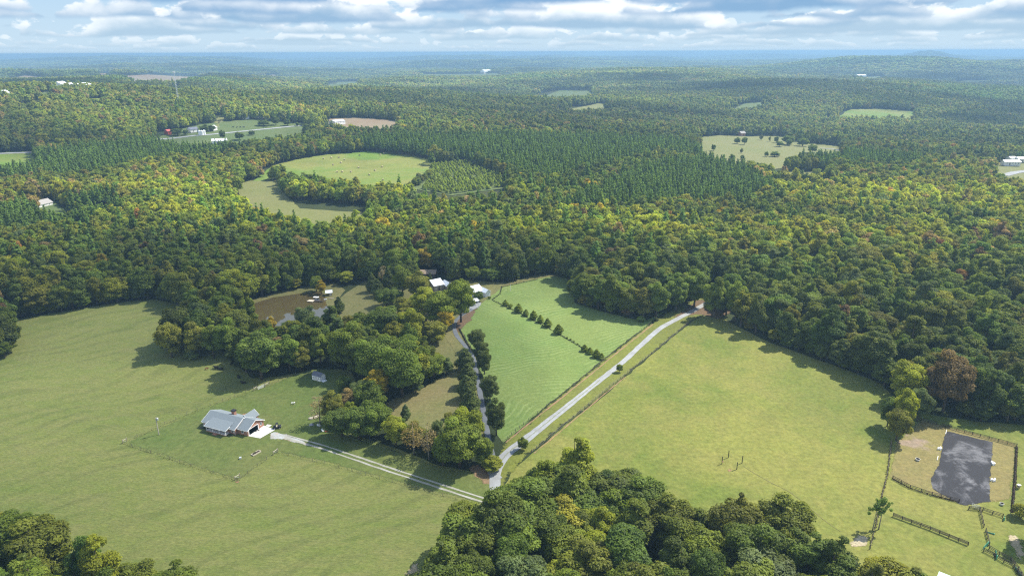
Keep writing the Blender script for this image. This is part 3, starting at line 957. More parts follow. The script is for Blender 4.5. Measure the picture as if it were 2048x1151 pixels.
def crown_geo(kind, rng, H, R, base, n, leaf, core=0.72, sparse=False):
    L = lobes_for(kind, rng, H, R, base)
    C = np.array([l[0] for l in L]); r = np.array([l[1] for l in L])
    w = r ** 2; w = w / w.sum()
    m = int(n * 1.7)
    idx = rng.choice(len(L), m, p=w)
    d = unit(rng, m)
    d[:, 2] += 0.12
    d /= np.linalg.norm(d, axis=1)[:, None]
    k = rng.uniform(0.74, 1.16, m)
    sq = np.array((1, 1, 0.82 if kind in ('broad', 'bush') else 0.9))
    pts = C[idx] + d * (r[idx] * k)[:, None] * sq
    ok = np.ones(m, bool)
    for j in range(len(L)):
        q = (pts - C[j]) / sq
        ok &= ~((np.linalg.norm(q, axis=1) < r[j] * 0.80) & (idx != j))
    pts = pts[ok][:n]; d = d[ok][:n]; li = idx[ok][:n]
    n = len(pts)
    nrm = d * 0.70 + unit(rng, n) * 0.50 + np.array((0, 0, 0.30))
    nrm /= np.linalg.norm(nrm, axis=1)[:, None]
    t = np.cross(nrm, unit(rng, n)); t /= np.linalg.norm(t, axis=1)[:, None]
    b = np.cross(nrm, t)
    s = leaf * rng.uniform(0.55, 1.35, n)[:, None]
    fold = nrm * s * 0.18
    q = np.stack([pts - t * s * 0.62, pts - b * s * 0.42 - fold, pts + t * s * 0.62, pts + b * s * 0.42 - fold], 1).reshape(-1, 3)
    f = np.arange(n * 4).reshape(-1, 4)
    lobe_tone = rng.uniform(0, 1, len(L)); lobe_warm = rng.uniform(0, 1, len(L)) ** 1.6
    sh = np.clip(0.55 * lobe_tone[li] + 0.45 * rng.uniform(0, 1, n), 0, 1)
    wm = np.clip(0.65 * lobe_warm[li] + 0.35 * rng.uniform(0, 1, n), 0, 1)
    shade = np.repeat(np.column_stack([sh, wm, np.zeros(n), np.ones(n)]), 4, 0)
    faces = f.tolist()
    if core and not sparse:
        iv, fi = _ico()
        vs, fs, sc = [q], [], [shade]
        off = len(q)
        for c, rr in L:
            if rr < R * 0.25 and kind == 'broad' and rng.rand() < 0.5:
                continue
            vs.append(iv * rr * core * sq + c); fs.append(fi + off); off += len(iv)
            sc.append(np.tile((0.5, 0.2, 0, 1), (len(iv), 1)))
        q = np.concatenate(vs); shade = np.concatenate(sc)
        for a in fs: faces += a.tolist()
    return q, faces, shade


def trunk_geo(rng, H, base, rad, limbs, R, n=6):
    mb = MB()
    lean = rng.uniform(-.04, .04, 2) * H
    mb.tube([(0, 0, -0.4), (lean[0] * .2, lean[1] * .2, H * .25), (lean[0] * .6, lean[1] * .6, H * .55), (lean[0], lean[1], H * .86)], [rad * 1.25, rad * .9, rad * .55, rad * .12], n)
    for i in range(limbs):
        a = rng.uniform(0, 6.28); z = base * .8 + (H - base) * rng.uniform(0.0, 0.45)
        rr = R * rng.uniform(.5, .8)
        mb.tube([(lean[0] * .4, lean[1] * .4, z), (math.cos(a) * rr * .5, math.sin(a) * rr * .5, z + rr * .45), (math.cos(a) * rr, math.sin(a) * rr, z + rr * .75)], [rad * .42, rad * .26, rad * .08], 5)
    return mb


def shade_mesh(name, verts, faces, shade, mats, fmat=None):
    me = mesh_from(name, verts, faces, mats, fmat)
    ca = me.color_attributes.new('shade', 'FLOAT_COLOR', 'POINT')
    ca.data.foreach_set('color', np.asarray(shade, dtype=np.float32).ravel())
    return me


# kind: height, radius, crown base, leaves, leaf size, trunk radius, limbs
SPEC = {
    'broad': (18.0, 5.6, 2.2, 0.36, 7),
    'tall': (20.0, 4.0, 3.2, 0.28, 4),
    'pine': (18.0, 2.5, 6.0, 0.20, 0),
    'cedar': (9.0, 2.3, 0.5, 0.17, 0),
    'bush': (3.0, 1.7, 0.1, 0.07, 3),
    'umbrella': (15.0, 3.6, 9.0, 0.24, 4),
}
PROTO = {}


def make_protos(kind, lod, nvar, n, leaf, seed, split=False, core=0.72, sparse=False):
    """Crown and trunk meshes shared by every tree of one kind and level of detail."""
    H, R, base, tr, limbs = SPEC[kind]
    out = []
    for i in range(nvar):
        rng = np.random.RandomState(seed + i)
        h = H * rng.uniform(.94, 1.05); r = R * rng.uniform(.92, 1.08)
        q, f, sh = crown_geo(kind, rng, h, r, base, n, leaf, core, sparse)
        tb = trunk_geo(rng, h, base, tr, limbs if lod == 'hi' else 0, r, 7 if lod == 'hi' else 4)
        tv, tf = np.array(tb.v), tb.f
        if split:
            crown = shade_mesh(kind + '_crown', q, f, sh, [M['leaf']])
            trunk = mesh_from(kind + '_trunk', tv, tf, [M['palebark'] if sparse else M['bark']], smooth_shade=True)
            out.append((crown, trunk))
        else:
            verts = np.concatenate([q, tv])
            faces = f + [tuple(a + len(q) for a in t) for t in tf]
            shade = np.concatenate([sh, np.tile((.5, 0, 0, 1), (len(tv), 1))])
            fm = [0] * len(f) + [1] * len(tf)
            out.append(shade_mesh(kind + '_tree', verts, faces, shade, [M['leaf'], M['bark']], fm))
    PROTO[(kind, lod)] = out


make_protos('broad', 'hi', 8, 9000, 0.46, 100, split=True)
make_protos('tall', 'hi', 4, 6500, 0.42, 130, split=True)
make_protos('cedar', 'hi', 4, 4200, 0.32, 150, split=True)
make_protos('bush', 'hi', 4, 1100, 0.30, 170, split=True)
make_protos('pine', 'hi', 3, 1500, 0.62, 190, split=True)
make_protos('umbrella', 'hi', 2, 2600, 0.34, 210, split=True, sparse=True)
make_protos('tall', 'bare', 3, 900, 0.42, 230, split=True, sparse=True)
make_protos('broad', 'near', 8, 5200, 0.60, 300)
make_protos('tall', 'near', 4, 3800, 0.55, 320)
make_protos('broad', 'mid', 8, 1700, 0.95, 340)
make_protos('tall', 'mid', 4, 850, 1.0, 360)
make_protos('pine', 'mid', 5, 800, 0.80, 380)
make_protos('broad', 'low', 5, 330, 2.0, 400, core=0.8)
make_protos('tall', 'low', 3, 260, 1.8, 420, core=0.8)
make_protos('pine', 'low', 4, 190, 1.6, 440, core=0.8)


def patch_protos():
    """Small pieces of distant canopy: several crowns side by side, ten metres square at scale one."""
    out = []
    for i in range(6):
        rng = np.random.RandomState(500 + i)
        iv, fi = _ico()
        vs, fs, sh = [], [], []
        off = 0
        for k in range(7):
            c = np.array((rng.uniform(-4.5, 4.5), rng.uniform(-4.5, 4.5), rng.uniform(9.0, 13.5)))
            r = rng.uniform(1.6, 2.7)
            v = iv * (1 + rng.uniform(-.22, .22, len(iv)))[:, None] * np.array((r, r, r * 1.25)) + c
            vs.append(v); fs += (fi + off).tolist(); off += len(iv)
            tone = rng.uniform(0.1, 0.9)
            sh.append(np.column_stack([np.clip(tone + rng.uniform(-.25, .25, len(iv)), 0, 1), np.full(len(iv), rng.rand() ** 1.5), np.zeros(len(iv)), np.ones(len(iv))]))
        out.append(shade_mesh('canopy_clump', np.concatenate(vs), fs, np.concatenate(sh), [M['leaf']]))
    PROTO[('patch', 'low')] = out


patch_protos()

TINT = {
    'dark green': (0.123, 0.171, 0.028), 'deep green': (0.155, 0.215, 0.028), 'mid green': (0.177, 0.225, 0.026), 'yellow green': (0.266, 0.294, 0.025), 'olive green': (0.213, 0.220, 0.031),
    'blue green': (0.144, 0.187, 0.055), 'tan brown': (0.323, 0.246, 0.088), 'rust brown': (0.196, 0.141, 0.055), 'orange': (0.371, 0.208, 0.042), 'golden': (0.395, 0.311, 0.025), 'red': (0.251, 0.098, 0.035),
    'pine green': (0.135, 0.214, 0.039), 'cedar green': (0.105, 0.135, 0.030), 'grey tan': (0.323, 0.262, 0.134),
}

# ------------------------------------------------------------------ trees picked out one by one
TREE_N = 0
HAND = []     # x, y, radius of every tree placed by hand
INDIV = {'broad': 0, 'pine': 0}


def place_tree(kind, lod, variant, pos, rz, sxy, sz, tint, name, label, cat='tree', group=None):
    crown, trunk = PROTO[(kind, lod)][variant % len(PROTO[(kind, lod)])]
    t = thing(name, label, cat, pos, rz, group)
    t.scale = (sxy, sxy, sz)
    a = link('trunk', trunk, t)
    b = link('crown', crown, t)
    b['tint'] = [float(c) for c in tint]
    return t


_tr = np.random.RandomState(77)


def hand(kind, bx, by, top, wpx, tint, label, name=None, lod='hi', group=None, cat='tree'):
    """A tree standing where its foot is seen; its height and spread come from the photograph."""
    p = G(bx, by)
    d = math.hypot(p.x, p.y)
    # height: raise a point above the foot until it projects at 'top'
    lo, hi = 0.3, 45.0
    for _ in range(30):
        m = (lo + hi) / 2
        _, y_, _ = project(np.array([[p.x, p.y, p.z + m]]))
        if y_[0] > top: lo = m
        else: hi = m
    _, _, dz = project(np.array([[p.x, p.y, p.z + lo * .5]]))
    rad = wpx * dz[0] / FPX / 2
    H, R = SPEC[kind][0], SPEC[kind][1]
    tc = np.array(TINT[tint]) * _tr.uniform(.9, 1.1)
    nm = name or {'broad': 'broadleaf_tree', 'tall': 'broadleaf_tree', 'pine': 'pine_tree', 'cedar': 'cedar_tree', 'bush': 'bush', 'umbrella': 'pine_tree'}[kind]
    if lod == 'bare': nm = name or 'thin_tree'
    HAND.append((p.x, p.y, rad))
    return place_tree(kind, lod, _tr.randint(20), (p.x, p.y, p.z - 0.05), _tr.uniform(0, 6.28), rad / R, lo / H, tc, nm, label, 'bush' if kind == 'bush' else cat, group)


HT = [
    # left pasture island and its edge
    ('broad', 524, 758, 658, 92, 'dark green', 'huge round dark green oak standing above the small white shed'),
    ('broad', 344, 714, 634, 54, 'olive green', 'leftmost olive tree of the clump jutting into the pasture'),
    ('broad', 398, 712, 640, 66, 'olive green', 'wide olive tree second from left in the pasture clump'),
    ('tall', 428, 716, 636, 44, 'mid green', 'tall green tree with bare trunk in the middle of the pasture clump'),
    ('broad', 456, 712, 634, 58, 'deep green', 'full deep green tree at the right of the pasture clump'),
    ('cedar', 384, 717, 690, 30, 'blue green', 'low blue green cedar at the foot of the pasture clump'),
    ('cedar', 462, 716, 686, 30, 'cedar green', 'low dark cedar at the right foot of the pasture clump'),
    ('broad', 580, 742, 664, 60, 'deep green', 'deep green tree right of the huge round oak'),
    ('broad', 603, 741, 692, 42, 'olive green', 'small olive tree between the huge oak and the shed'),
    ('tall', 560, 728, 672, 40, 'rust brown', 'thin rusty tree behind the huge round oak'),
    ('broad', 642, 728, 655, 58, 'mid green', 'green tree standing right behind the small white shed'),
    ('broad', 500, 704, 644, 50, 'mid green', 'pale green tree behind the huge round oak near the pond'),
    # front of the homestead
    ('broad', 770, 692, 606, 92, 'dark green', 'broad dark dome tree left of the half hidden white shed'),
    ('broad', 822, 690, 612, 58, 'yellow green', 'light yellow green tree in front of the half hidden white shed'),
    ('broad', 922, 644, 545, 60, 'mid green', 'tall round shade tree with clear trunk beside the parking gravel'),
    ('broad', 852, 640, 566, 66, 'yellow green', 'bright green shade tree in front of the white barn'),
    ('broad', 886, 652, 572, 76, 'mid green', 'large green shade tree left of the parking gravel'),
    ('broad', 838, 603, 538, 60, 'olive green', 'olive tree left of the white barn'),
    ('broad', 806, 590, 528, 42, 'mid green', 'slim green tree below the long brown shed'),
    ('cedar', 745, 583, 545, 28, 'cedar green', 'dark cedar at the left of the homestead lawn'),
    ('cedar', 756, 592, 556, 28, 'cedar green', 'second dark cedar at the left of the homestead lawn'),
    ('cedar', 778, 580, 534, 30, 'cedar green', 'dark conical cedar beside the pinkish bare tree'),
    ('broad', 774, 612, 570, 44, 'dark green', 'round dark bush like tree on the homestead lawn'),
    ('broad', 790, 606, 574, 38, 'deep green', 'round deep green tree next to the lawn cedars'),
    ('tall', 768, 570, 530, 26, 'grey tan', 'pinkish bare tree at the back of the homestead lawn'),
    ('broad', 812, 632, 592, 62, 'olive green', 'low spreading olive tree above the half hidden white shed'),
    ('cedar', 861, 576, 543, 14, 'cedar green', 'narrow pointed cedar beside the white barn roof'),
    ('broad', 894, 664, 612, 38, 'golden', 'golden yellow tree beside the asphalt drive bend'),
    ('broad', 872, 684, 638, 54, 'olive green', 'olive tree left of the golden tree by the drive'),
    ('tall', 862, 650, 610, 36, 'grey tan', 'greyish half bare tree behind the golden tree'),
    ('broad', 846, 690, 668, 30, 'olive green', 'low olive tree right of the tall white pole'),
    ('broad', 612, 664, 606, 46, 'blue green', 'rounded blue green tree on the near shore of the pond'),
    ('broad', 541, 668, 632, 28, 'golden', 'small golden tree on the near left shore of the pond'),
    ('tall', 643, 588, 556, 20, 'golden', 'yellowing tree beside the pond dock'),
    ('broad', 633, 583, 545, 26, 'mid green', 'green tree on the bank behind the pond dock'),
    ('cedar', 679, 626, 589, 26, 'cedar green', 'dark lone cedar on the pond lawn'),
    ('broad', 694, 568, 538, 30, 'yellow green', 'yellow green tree at the back of the pond lawn'),
    ('broad', 716, 706, 640, 66, 'olive green', 'olive tree right of the pond outlet'),
    ('broad', 957, 602, 582, 22, 'dark green', 'dark tree beside the white roofed house'),
    ('broad', 945, 562, 528, 34, 'mid green', 'round green tree behind the white roofed house'),
    ('broad', 985, 563, 530, 34, 'deep green', 'round dark tree at the edge of the woods behind the house'),
    # rows of cedars along the drive
    ('cedar', 931, 742, 694, 42, 'cedar green', 'farthest dark cedar on the left of the asphalt drive'),
    ('cedar', 937, 772, 724, 44, 'cedar green', 'second cedar on the left of the asphalt drive counted from the far end'),
    ('cedar', 934, 798, 748, 44, 'cedar green', 'third cedar on the left of the asphalt drive counted from the far end'),
    ('cedar', 942, 826, 772, 46, 'cedar green', 'fourth cedar on the left of the asphalt drive counted from the far end'),
    ('cedar', 945, 852, 798, 44, 'cedar green', 'nearest cedar on the left of the asphalt drive'),
    ('broad', 953, 700, 652, 37, 'cedar green', 'farthest dark tree on the right of the asphalt drive'),
    ('broad', 963, 726, 674, 35, 'cedar green', 'second dark tree on the right of the asphalt drive counted from the far end'),
    ('broad', 969, 748, 694, 33, 'cedar green', 'third dark tree on the right of the asphalt drive counted from the far end'),
    ('broad', 980, 800, 744, 39, 'cedar green', 'fourth dark tree on the right of the asphalt drive counted from the far end'),
    ('broad', 993, 870, 796, 43, 'cedar green', 'nearest dark tree on the right of the asphalt drive'),
    # clumps left of the dry meadow
    ('broad', 804, 794, 676, 96, 'deep green', 'largest dome tree above the dry meadow'),
    ('broad', 752, 772, 664, 92, 'deep green', 'broad dome tree left of the largest dome above the dry meadow'),
    ('broad', 700, 742, 640, 84, 'mid green', 'dome tree at the left of the homestead wood'),
    ('broad', 757, 806, 732, 60, 'golden', 'yellow brown tree at the lawn side of the homestead wood'),
    ('broad', 727, 812, 752, 56, 'blue green', 'grey green tree at the lawn side of the homestead wood'),
    ('broad', 702, 822, 776, 42, 'tan brown', 'tan orange tree at the lawn edge'),
    ('broad', 690, 790, 748, 34, 'dark green', 'dark tree at the lawn edge right of the shed'),
    ('broad', 832, 784, 742, 38, 'blue green', 'small blue green tree at the top of the dry meadow'),
    ('broad', 868, 756, 702, 52, 'mid green', 'green tree at the top of the dry meadow'),
    ('broad', 893, 748, 712, 32, 'blue green', 'round blue green bush tree beside the green one at the meadow top'),
    ('cedar', 812, 838, 804, 21, 'blue green', 'small lone cedar on the dry meadow'),
    ('bush', 898, 838, 822, 24, 'olive green', 'round olive bush on the dry meadow'),
    # roadside row in front of the dry meadow
    ('tall', 640, 848, 786, 44, 'grey tan', 'thin tan tree with pale trunk at the corner of the lawn'),
    ('broad', 668, 846, 782, 48, 'olive green', 'olive tree right of the thin tan tree'),
    ('broad', 684, 872, 812, 64, 'dark green', 'dark bushy tree by the lawn clutter'),
    ('broad', 718, 878, 806, 60, 'dark green', 'dark tree with forked trunk in the roadside row'),
    ('broad', 752, 872, 798, 72, 'deep green', 'broad green tree in the roadside row'),
    ('broad', 792, 890, 822, 52, 'yellow green', 'yellow green tree in the roadside row'),
    ('tall', 828, 908, 840, 48, 'tan brown', 'brownish tree in the roadside row'),
    ('tall', 858, 918, 842, 40, 'grey tan', 'half bare greyish tree in the roadside row'),
    ('broad', 876, 900, 832, 32, 'blue green', 'small blue green tree behind the roadside row'),
    ('broad', 920, 934, 832, 92, 'mid green', 'largest green tree of the roadside row near the junction'),
    ('broad', 886, 930, 862, 48, 'deep green', 'deep green tree left of the largest roadside tree'),
    ('broad', 968, 928, 868, 44, 'mid green', 'green tree overhanging the road junction'),
    # gravel road and its trees
    ('broad', 1239, 744, 725, 13, 'mid green', 'small round tree halfway along the gravel road', ),
    ('broad', 1046, 900, 872, 25, 'mid green', 'small round tree beside the road junction'),
    ('broad', 1424, 634, 548, 52, 'mid green', 'roadside tree with pale trunk where the gravel road meets the wood'),
    ('broad', 1452, 630, 556, 46, 'deep green', 'second roadside tree where the gravel road meets the wood'),
    ('broad', 1470, 642, 562, 44, 'mid green', 'third roadside tree where the gravel road meets the wood'),
    ('broad', 1388, 612, 540, 54, 'deep green', 'dark tree over the brown leaf litter beside the gravel road'),
    ('broad', 1352, 622, 552, 50, 'deep green', 'dark tree at the road end of the hay field grove'),
    ('broad', 1312, 634, 560, 50, 'deep green', 'round tree at the tip of the hay field grove'),
    ('bush', 1281, 642, 630, 20, 'deep green', 'low bush at the tip of the hay field grove'),
    # corner of the meadow and the arena
    ('broad', 1792, 880, 806, 50, 'olive green', 'tree turning orange at the corner of the riding arena'),
    ('broad', 1804, 862, 768, 52, 'yellow green', 'yellow green tree behind the orange one at the arena corner'),
    ('broad', 1774, 852, 784, 36, 'dark green', 'small dark tree left of the arena corner trees'),
    ('broad', 1834, 842, 772, 48, 'blue green', 'grey green tree at the back of the arena corner trees'),
    ('broad', 1812, 808, 716, 74, 'yellow green', 'large yellow green tree at the corner of the wood above the arena'),
    ('broad', 1886, 822, 700, 84, 'rust brown', 'large rust brown tree at the wood edge above the arena'),
    ('umbrella', 1757, 1058, 992, 34, 'pine green', 'right hand tall pine with bare trunk on the meadow fence line'),
    ('umbrella', 1745, 1060, 1002, 30, 'pine green', 'left hand leaning pine with bare trunk on the meadow fence line'),
    ('bush', 2038, 1034, 1004, 34, 'olive green', 'dark bush at the right end of the arena fence'),
    ('broad', 2082, 1090, 985, 90, 'mid green', 'tree beyond the corner paddock casting shade on it'),
]
for h in HT:
    bare = h[5] in ('grey tan', 'tan brown') and h[0] == 'tall'
    hand(h[0], h[1], h[2], h[3], h[4], h[5], h[6], lod='bare' if bare else 'hi')

hb = [(979, 598, 8, 'small first bush at the house end of the hedge'), (1011, 611, 14, 'second bush from the house end of the hedge'), (1021, 616, 11, 'third bush from the house end of the hedge'),
      (1037, 624, 21, 'wide bush fourth from the house end of the hedge'), (1052, 631, 15, 'low bush in the middle of the hedge'), (1067, 638, 20, 'bush at the start of the dense hedge middle'),
      (1081, 644, 17, 'dark bush in the dense hedge middle'), (1095, 653, 20, 'large bush at the end of the dense hedge middle'), (1117, 667, 22, 'round bush standing alone in the hay field hedge line'),
      (1135, 677, 5, ''), (1141, 680, 5, ''), (1148, 684, 5, ''), (1155, 689, 5, ''),
      (1169, 702, 17, 'first bush of the road end of the hedge'), (1180, 707, 16, 'second bush of the road end of the hedge'), (1193, 714, 19, 'third bush of the road end of the hedge'), (1203, 718, 15, 'last bush of the hedge beside the road fence')]
for bx, by, w, lb in hb:
    hand('cedar' if w > 12 else 'bush', bx, by, by - w * .92, w * .95, 'mid green', lb or 'tiny shrub sprouting in the gap of the hay field hedge', name='hedge_bush', group='bushes along the hedge across the hay field', cat='bush')

FH = [(1474, 288, 14, 14), (1488, 290, 18, 14), (1522, 281, 14, 9), (1539, 284, 13, 6), (1552, 286, 14, 10), (1559, 294, 14, 17), (1575, 290, 25, 30), (1578, 292, 16, 14), (1605, 293, 20, 25), (1624, 306, 18, 20), (1483, 307, 12, 8),
      (1464, 322, 15, 13), (1484, 320, 11, 10), (1427, 302, 15, 10), (1532, 314, 12, 10), (1549, 314, 12, 22)]
_sz = lambda h: 'largest' if h > 22 else 'big' if h > 17 else 'mid sized' if h > 13 else 'small'
_fl = ['left of a round pair on the upper hillside', 'right of a round pair on the upper hillside', 'alone at the top of the hillside', 'very narrow, on the upper hillside', 'beside the narrow one on the upper hillside',
       'at the lower left of the big clump', 'at the heart of the big clump', 'in front of the big clump', 'right of the big clump', 'alone at the lower right of the hillside', 'thin and pale in the middle of the hillside',
       'dark, at the lower left of the hillside', 'at the bottom of the hillside beside a dark one', 'at the left end of the hillside', 'left of a wide bush at the hillside foot', 'wide and low at the hillside foot']
for (bx, by, h, w), lb in zip(FH, _fl):
    hand('broad' if w > 9 else 'tall', bx, by, by - h, w, 'deep green' if w > 9 else 'olive green', 'far %s tree %s' % (_sz(h), lb), group='trees dotted on the dry yellow hillside')
SP = [(355, 272, 18, 24, 'beside the red barn'), (372, 271, 14, 13, 'right of the red barn tree'), (409, 264, 16, 22, 'dark, behind the white silos'), (425, 263, 15, 17, 'beside the dark silo tree'), (446, 279, 20, 13, 'upright, right of the silos'),
      (480, 281, 20, 22, 'rounded, at the near edge of the pasture'), (504, 271, 12, 14, 'pale, on the near pasture slope'), (527, 252, 14, 25, 'dark, below the white farm buildings'), (552, 251, 22, 17, 'tall, below the white farm buildings'),
      (575, 252, 16, 15, 'round, by the pasture road'), (595, 253, 10, 8, 'little, by the pasture road')]
for bx, by, h, w, lb in SP:
    hand('broad', bx, by, by - h, w, 'dark green', 'far tree on the silo pasture, ' + lb, group='trees on the silo pasture')
hand('umbrella', 870, 328, 288, 30, 'olive green', 'lone tall tree with a pale bare trunk at the corner of the sunlit field', name='broadleaf_tree')

# ------------------------------------------------------------------ the woods
WOODS = [  # wood outlines that lie inside the open outlines above (feet of the trees)
    [(890, 1170), (950, 1095), (1020, 1030), (1060, 985), (1130, 980), (1200, 1008), (1300, 1050), (1420, 1085), (1530, 1098), (1620, 1140), (1680, 1190), (1725, 1206), (1755, 1190), (1800, 1205), (1850, 1255), (1990, 1480), (860, 1480), (850, 1260)],
    [(-300, 1090), (-100, 1100), (0, 1112), (70, 1125), (130, 1150), (240, 1172), (310, 1200), (380, 1250), (380, 1480), (-500, 1480)],
    [(322, 704), (345, 714), (470, 714), (505, 712), (500, 660), (430, 640), (395, 648), (370, 668)],
    [(-160, 740), (-40, 726), (0, 722), (26, 712), (34, 690), (20, 668), (-60, 668), (-160, 680)],
]
WOODS_W = [[tuple(p[:2]) for p in gpoly(w)] for w in WOODS]


def poly_any(px, py, polys):
    r = np.zeros(len(px), bool)
    for p in polys: r |= inside(px, py, p)
    return r


PINES = [[(-60, 330), (70, 322), (130, 314), (250, 300), (330, 287), (420, 300), (470, 312), (440, 328), (330, 336), (250, 355), (150, 370), (-60, 380)],
         [(690, 300), (760, 286), (900, 286), (1050, 282), (1200, 286), (1350, 296), (1430, 330), (1300, 322), (1200, 350), (1100, 378), (1050, 368), (960, 332), (880, 322), (740, 305)],
         [(1290, 350), (1400, 332), (1480, 347), (1550, 400), (1480, 428), (1300, 428), (1150, 440), (1120, 430)],
         [(-60, 445), (60, 428), (240, 404), (250, 440), (150, 478), (-60, 490)],
         [(1050, 190), (1180, 180), (1190, 198), (1100, 200)], [(1560, 322), (1700, 318), (1850, 335), (1820, 350), (1650, 345)]]
YOUNG = [[(800, 372), (870, 328), (930, 325), (1000, 350), (1020, 374), (900, 390)]]
LIT_WOOD = [[(1300, 428), (1480, 395), (1700, 380), (2100, 385), (2150, 480), (1850, 520), (1600, 520), (1450, 520), (1300, 500), (1180, 450)],  # sunlit stretches of wood; the sunlight is put into yellower leaf tints
        [(440, 430), (560, 432), (700, 432), (850, 420), (960, 400), (1010, 372), (900, 392), (780, 420), (700, 470), (420, 480), (380, 460)],
        [(440, 330), (560, 310), (660, 300), (640, 312), (530, 345), (440, 370)], [(100, 305), (280, 290), (320, 300), (200, 318), (90, 335)]]

_fr = np.random.RandomState(2024)
_nk = [(_fr.uniform(-1, 1, 2) * 2 * math.pi / wl, _fr.uniform(0, 6.28)) for wl in (90, 120, 160, 210, 300, 420, 600, 900) for _ in range(2)]


def not_over_young(P, hgt, d0=640.0):
    """Tall trees do not stand in front of or among the young plantation."""
    z = land(P[:, 0], P[:, 1])
    d = np.hypot(P[:, 0], P[:, 1])
    bad = np.zeros(len(P), bool)
    for k in (0.0, 0.5, 0.9):
        px, py, dz = project(np.column_stack([P, z + hgt * k]))
        bad |= poly_any(px, py, YOUNG) & (d < d0 * 1.25)
    return ~bad


def patchy(x, y, o=0):
    s = np.zeros(len(x))
    for (k, ph) in _nk: s += np.sin(k[0] * x + k[1] * y + ph + o * 1.7)
    return s / 3.0


def grid_points(r0, r1, sp, az=47.0):
    """Jittered points over a sector in front of the valley, sp(r) apart."""
    P = []
    r = r0
    while r < r1:
        s = sp(r)
        n = int(2 * math.radians(az) * r / s)
        a = (np.arange(n) + _fr.uniform(-.36, .36, n) + 0.5 * (_fr.rand())) / n * 2 * math.radians(az) - math.radians(az)
        rr = r + _fr.uniform(-.40, .40, n) * s
        P.append(np.column_stack([rr * np.sin(a), rr * np.cos(a)]))
        r += s * 0.9
    return np.concatenate(P)


def wild(P, hgt):
    """Keep the points where the woods stand: clear of the open ground, the roads and the trees already placed."""
    x, y = P[:, 0], P[:, 1]
    z = land(x, y)
    d = np.hypot(x, y)
    openm = poly_any(x, y, OPEN)
    forced = poly_any(x, y, WOODS_W)
    keep = ~openm | forced
    for poly, d0 in CLEAR:
        for k in (0.0, 0.55, 0.92):
            px, py, dz = project(np.column_stack([x, y, z + hgt * k]))
            keep &= ~(inside(px, py, poly) & (dz > 0) & (d < d0 * 1.35))
    for hx, hy, hr in HAND:
        keep &= (x - hx) ** 2 + (y - hy) ** 2 > (hr * 0.75 + 1.0) ** 2
    for bx, by, br in BUILT:
        keep &= (x - bx) ** 2 + (y - by) ** 2 > br ** 2
    return keep


# ground kept clear for buildings that stand in the woods (place in the photograph, metres)
BUILT = []
for bx, by, br in ((853, 552, 9), (880, 578, 12), (956, 592, 14), (826, 648, 9), (82, 412, 16), (425, 287, 1), (640, 620, 5), (835, 672, 8), (1410, 604, 4), (1430, 585, 6), (1915, 330, 25), (365, 362, 9), (1330, 240, 20)):
    q = G(bx, by)
    BUILT.append((q.x, q.y, br))
    # and the line of sight to it, so that its roof shows between the crowns
    for k in (1, 2):
        v = Vector((q.x, q.y)); u_ = v.normalized()
        w = v - u_ * k * 8
        BUILT.append((w.x, w.y, min(br, 8)))

PAL = list(TINT.keys())


def choose_tints(x, y, px, py, pine, rng):
    n = len(x)
    lit_wood = poly_any(px, py, LIT_WOOD)
    near_right = (px > 1380) & (py > 520)
    a = patchy(x, y); b = patchy(x, y, 3)
    names = np.empty(n, dtype=object)
    u = rng.rand(n)
    base = np.array(['dark green', 'deep green', 'mid green', 'olive green', 'yellow green', 'blue green', 'tan brown', 'rust brown', 'orange', 'golden', 'red'])
    W = np.tile(np.array([0.10, 0.20, 0.32, 0.16, 0.17, 0.03, 0.030, 0.006, 0.0008, 0.005, 0.0003]), (n, 1))
    W[lit_wood] = np.array([0.02, 0.08, 0.24, 0.17, 0.46, 0.02, 0.025, 0.004, 0.001, 0.015, 0.0003])  # more yellow green where the woods lie in sun, light put into colour
    W[near_right] = np.array([0.13, 0.27, 0.32, 0.13, 0.11, 0.03, 0.012, 0.008, 0.001, 0.003, 0.0005])
    mid = (px < 1400) & (py > 385) & (py < 560) & ~lit_wood
    W[mid] = np.array([0.05, 0.14, 0.27, 0.26, 0.18, 0.03, 0.050, 0.008, 0.001, 0.003, 0.0])
    nearw = (py > 950)
    W[nearw] = np.array([0.06, 0.27, 0.44, 0.04, 0.16, 0.02, 0.0, 0.0, 0.0, 0.0, 0.0])
    W[nearw & (px < 600), 4] = .05
    W[:, 4] *= np.clip(1 + 0.9 * a, 0.1, 3); W[:, 0] *= np.clip(1 - 0.9 * a, 0.1, 3)
    W[:, 6] *= np.clip(1 + 2.0 * b, 0.05, 4); W[:, 3] *= np.clip(1 + 0.7 * b, 0.2, 3)
    W /= W.sum(1)[:, None]
    idx = (u[:, None] > np.cumsum(W, 1)).sum(1).clip(0, len(base) - 1)
    names[:] = base[idx]
    names[pine] = 'pine green'
    col = np.array([TINT[k] for k in names]) * rng.uniform(.82, 1.18, n)[:, None]
    col *= np.clip(1 + 0.16 * a, .7, 1.4)[:, None]
    col[(px < 1400) & (py > 385) & (py < 560)] *= 1.18
    big_ = patchy(x * .22, y * .22, 9)
    col *= np.clip(1 + 0.22 * big_, .6, 1.5)[:, None]
    far_ = smooth(650, 1500, np.hypot(x, y))[:, None] * 0.5
    col = col * (1 - far_) + far_ * (np.array((0.128, 0.160, 0.052)) * np.clip(1 + 0.30 * b + 0.22 * a, .5, 1.6)[:, None]) * 1.08
    # a little cross-bleed so that neighbours of one name still differ
    col *= 1 + rng.uniform(-.08, .08, (n, 3))
    return names, col


def forest_batch(P, hmean, pinefilter=None):
    x, y = P[:, 0], P[:, 1]
    z = land(x, y)
    px, py, dz = project(np.column_stack([x, y, z]))
    return x, y, z, px, py, dz


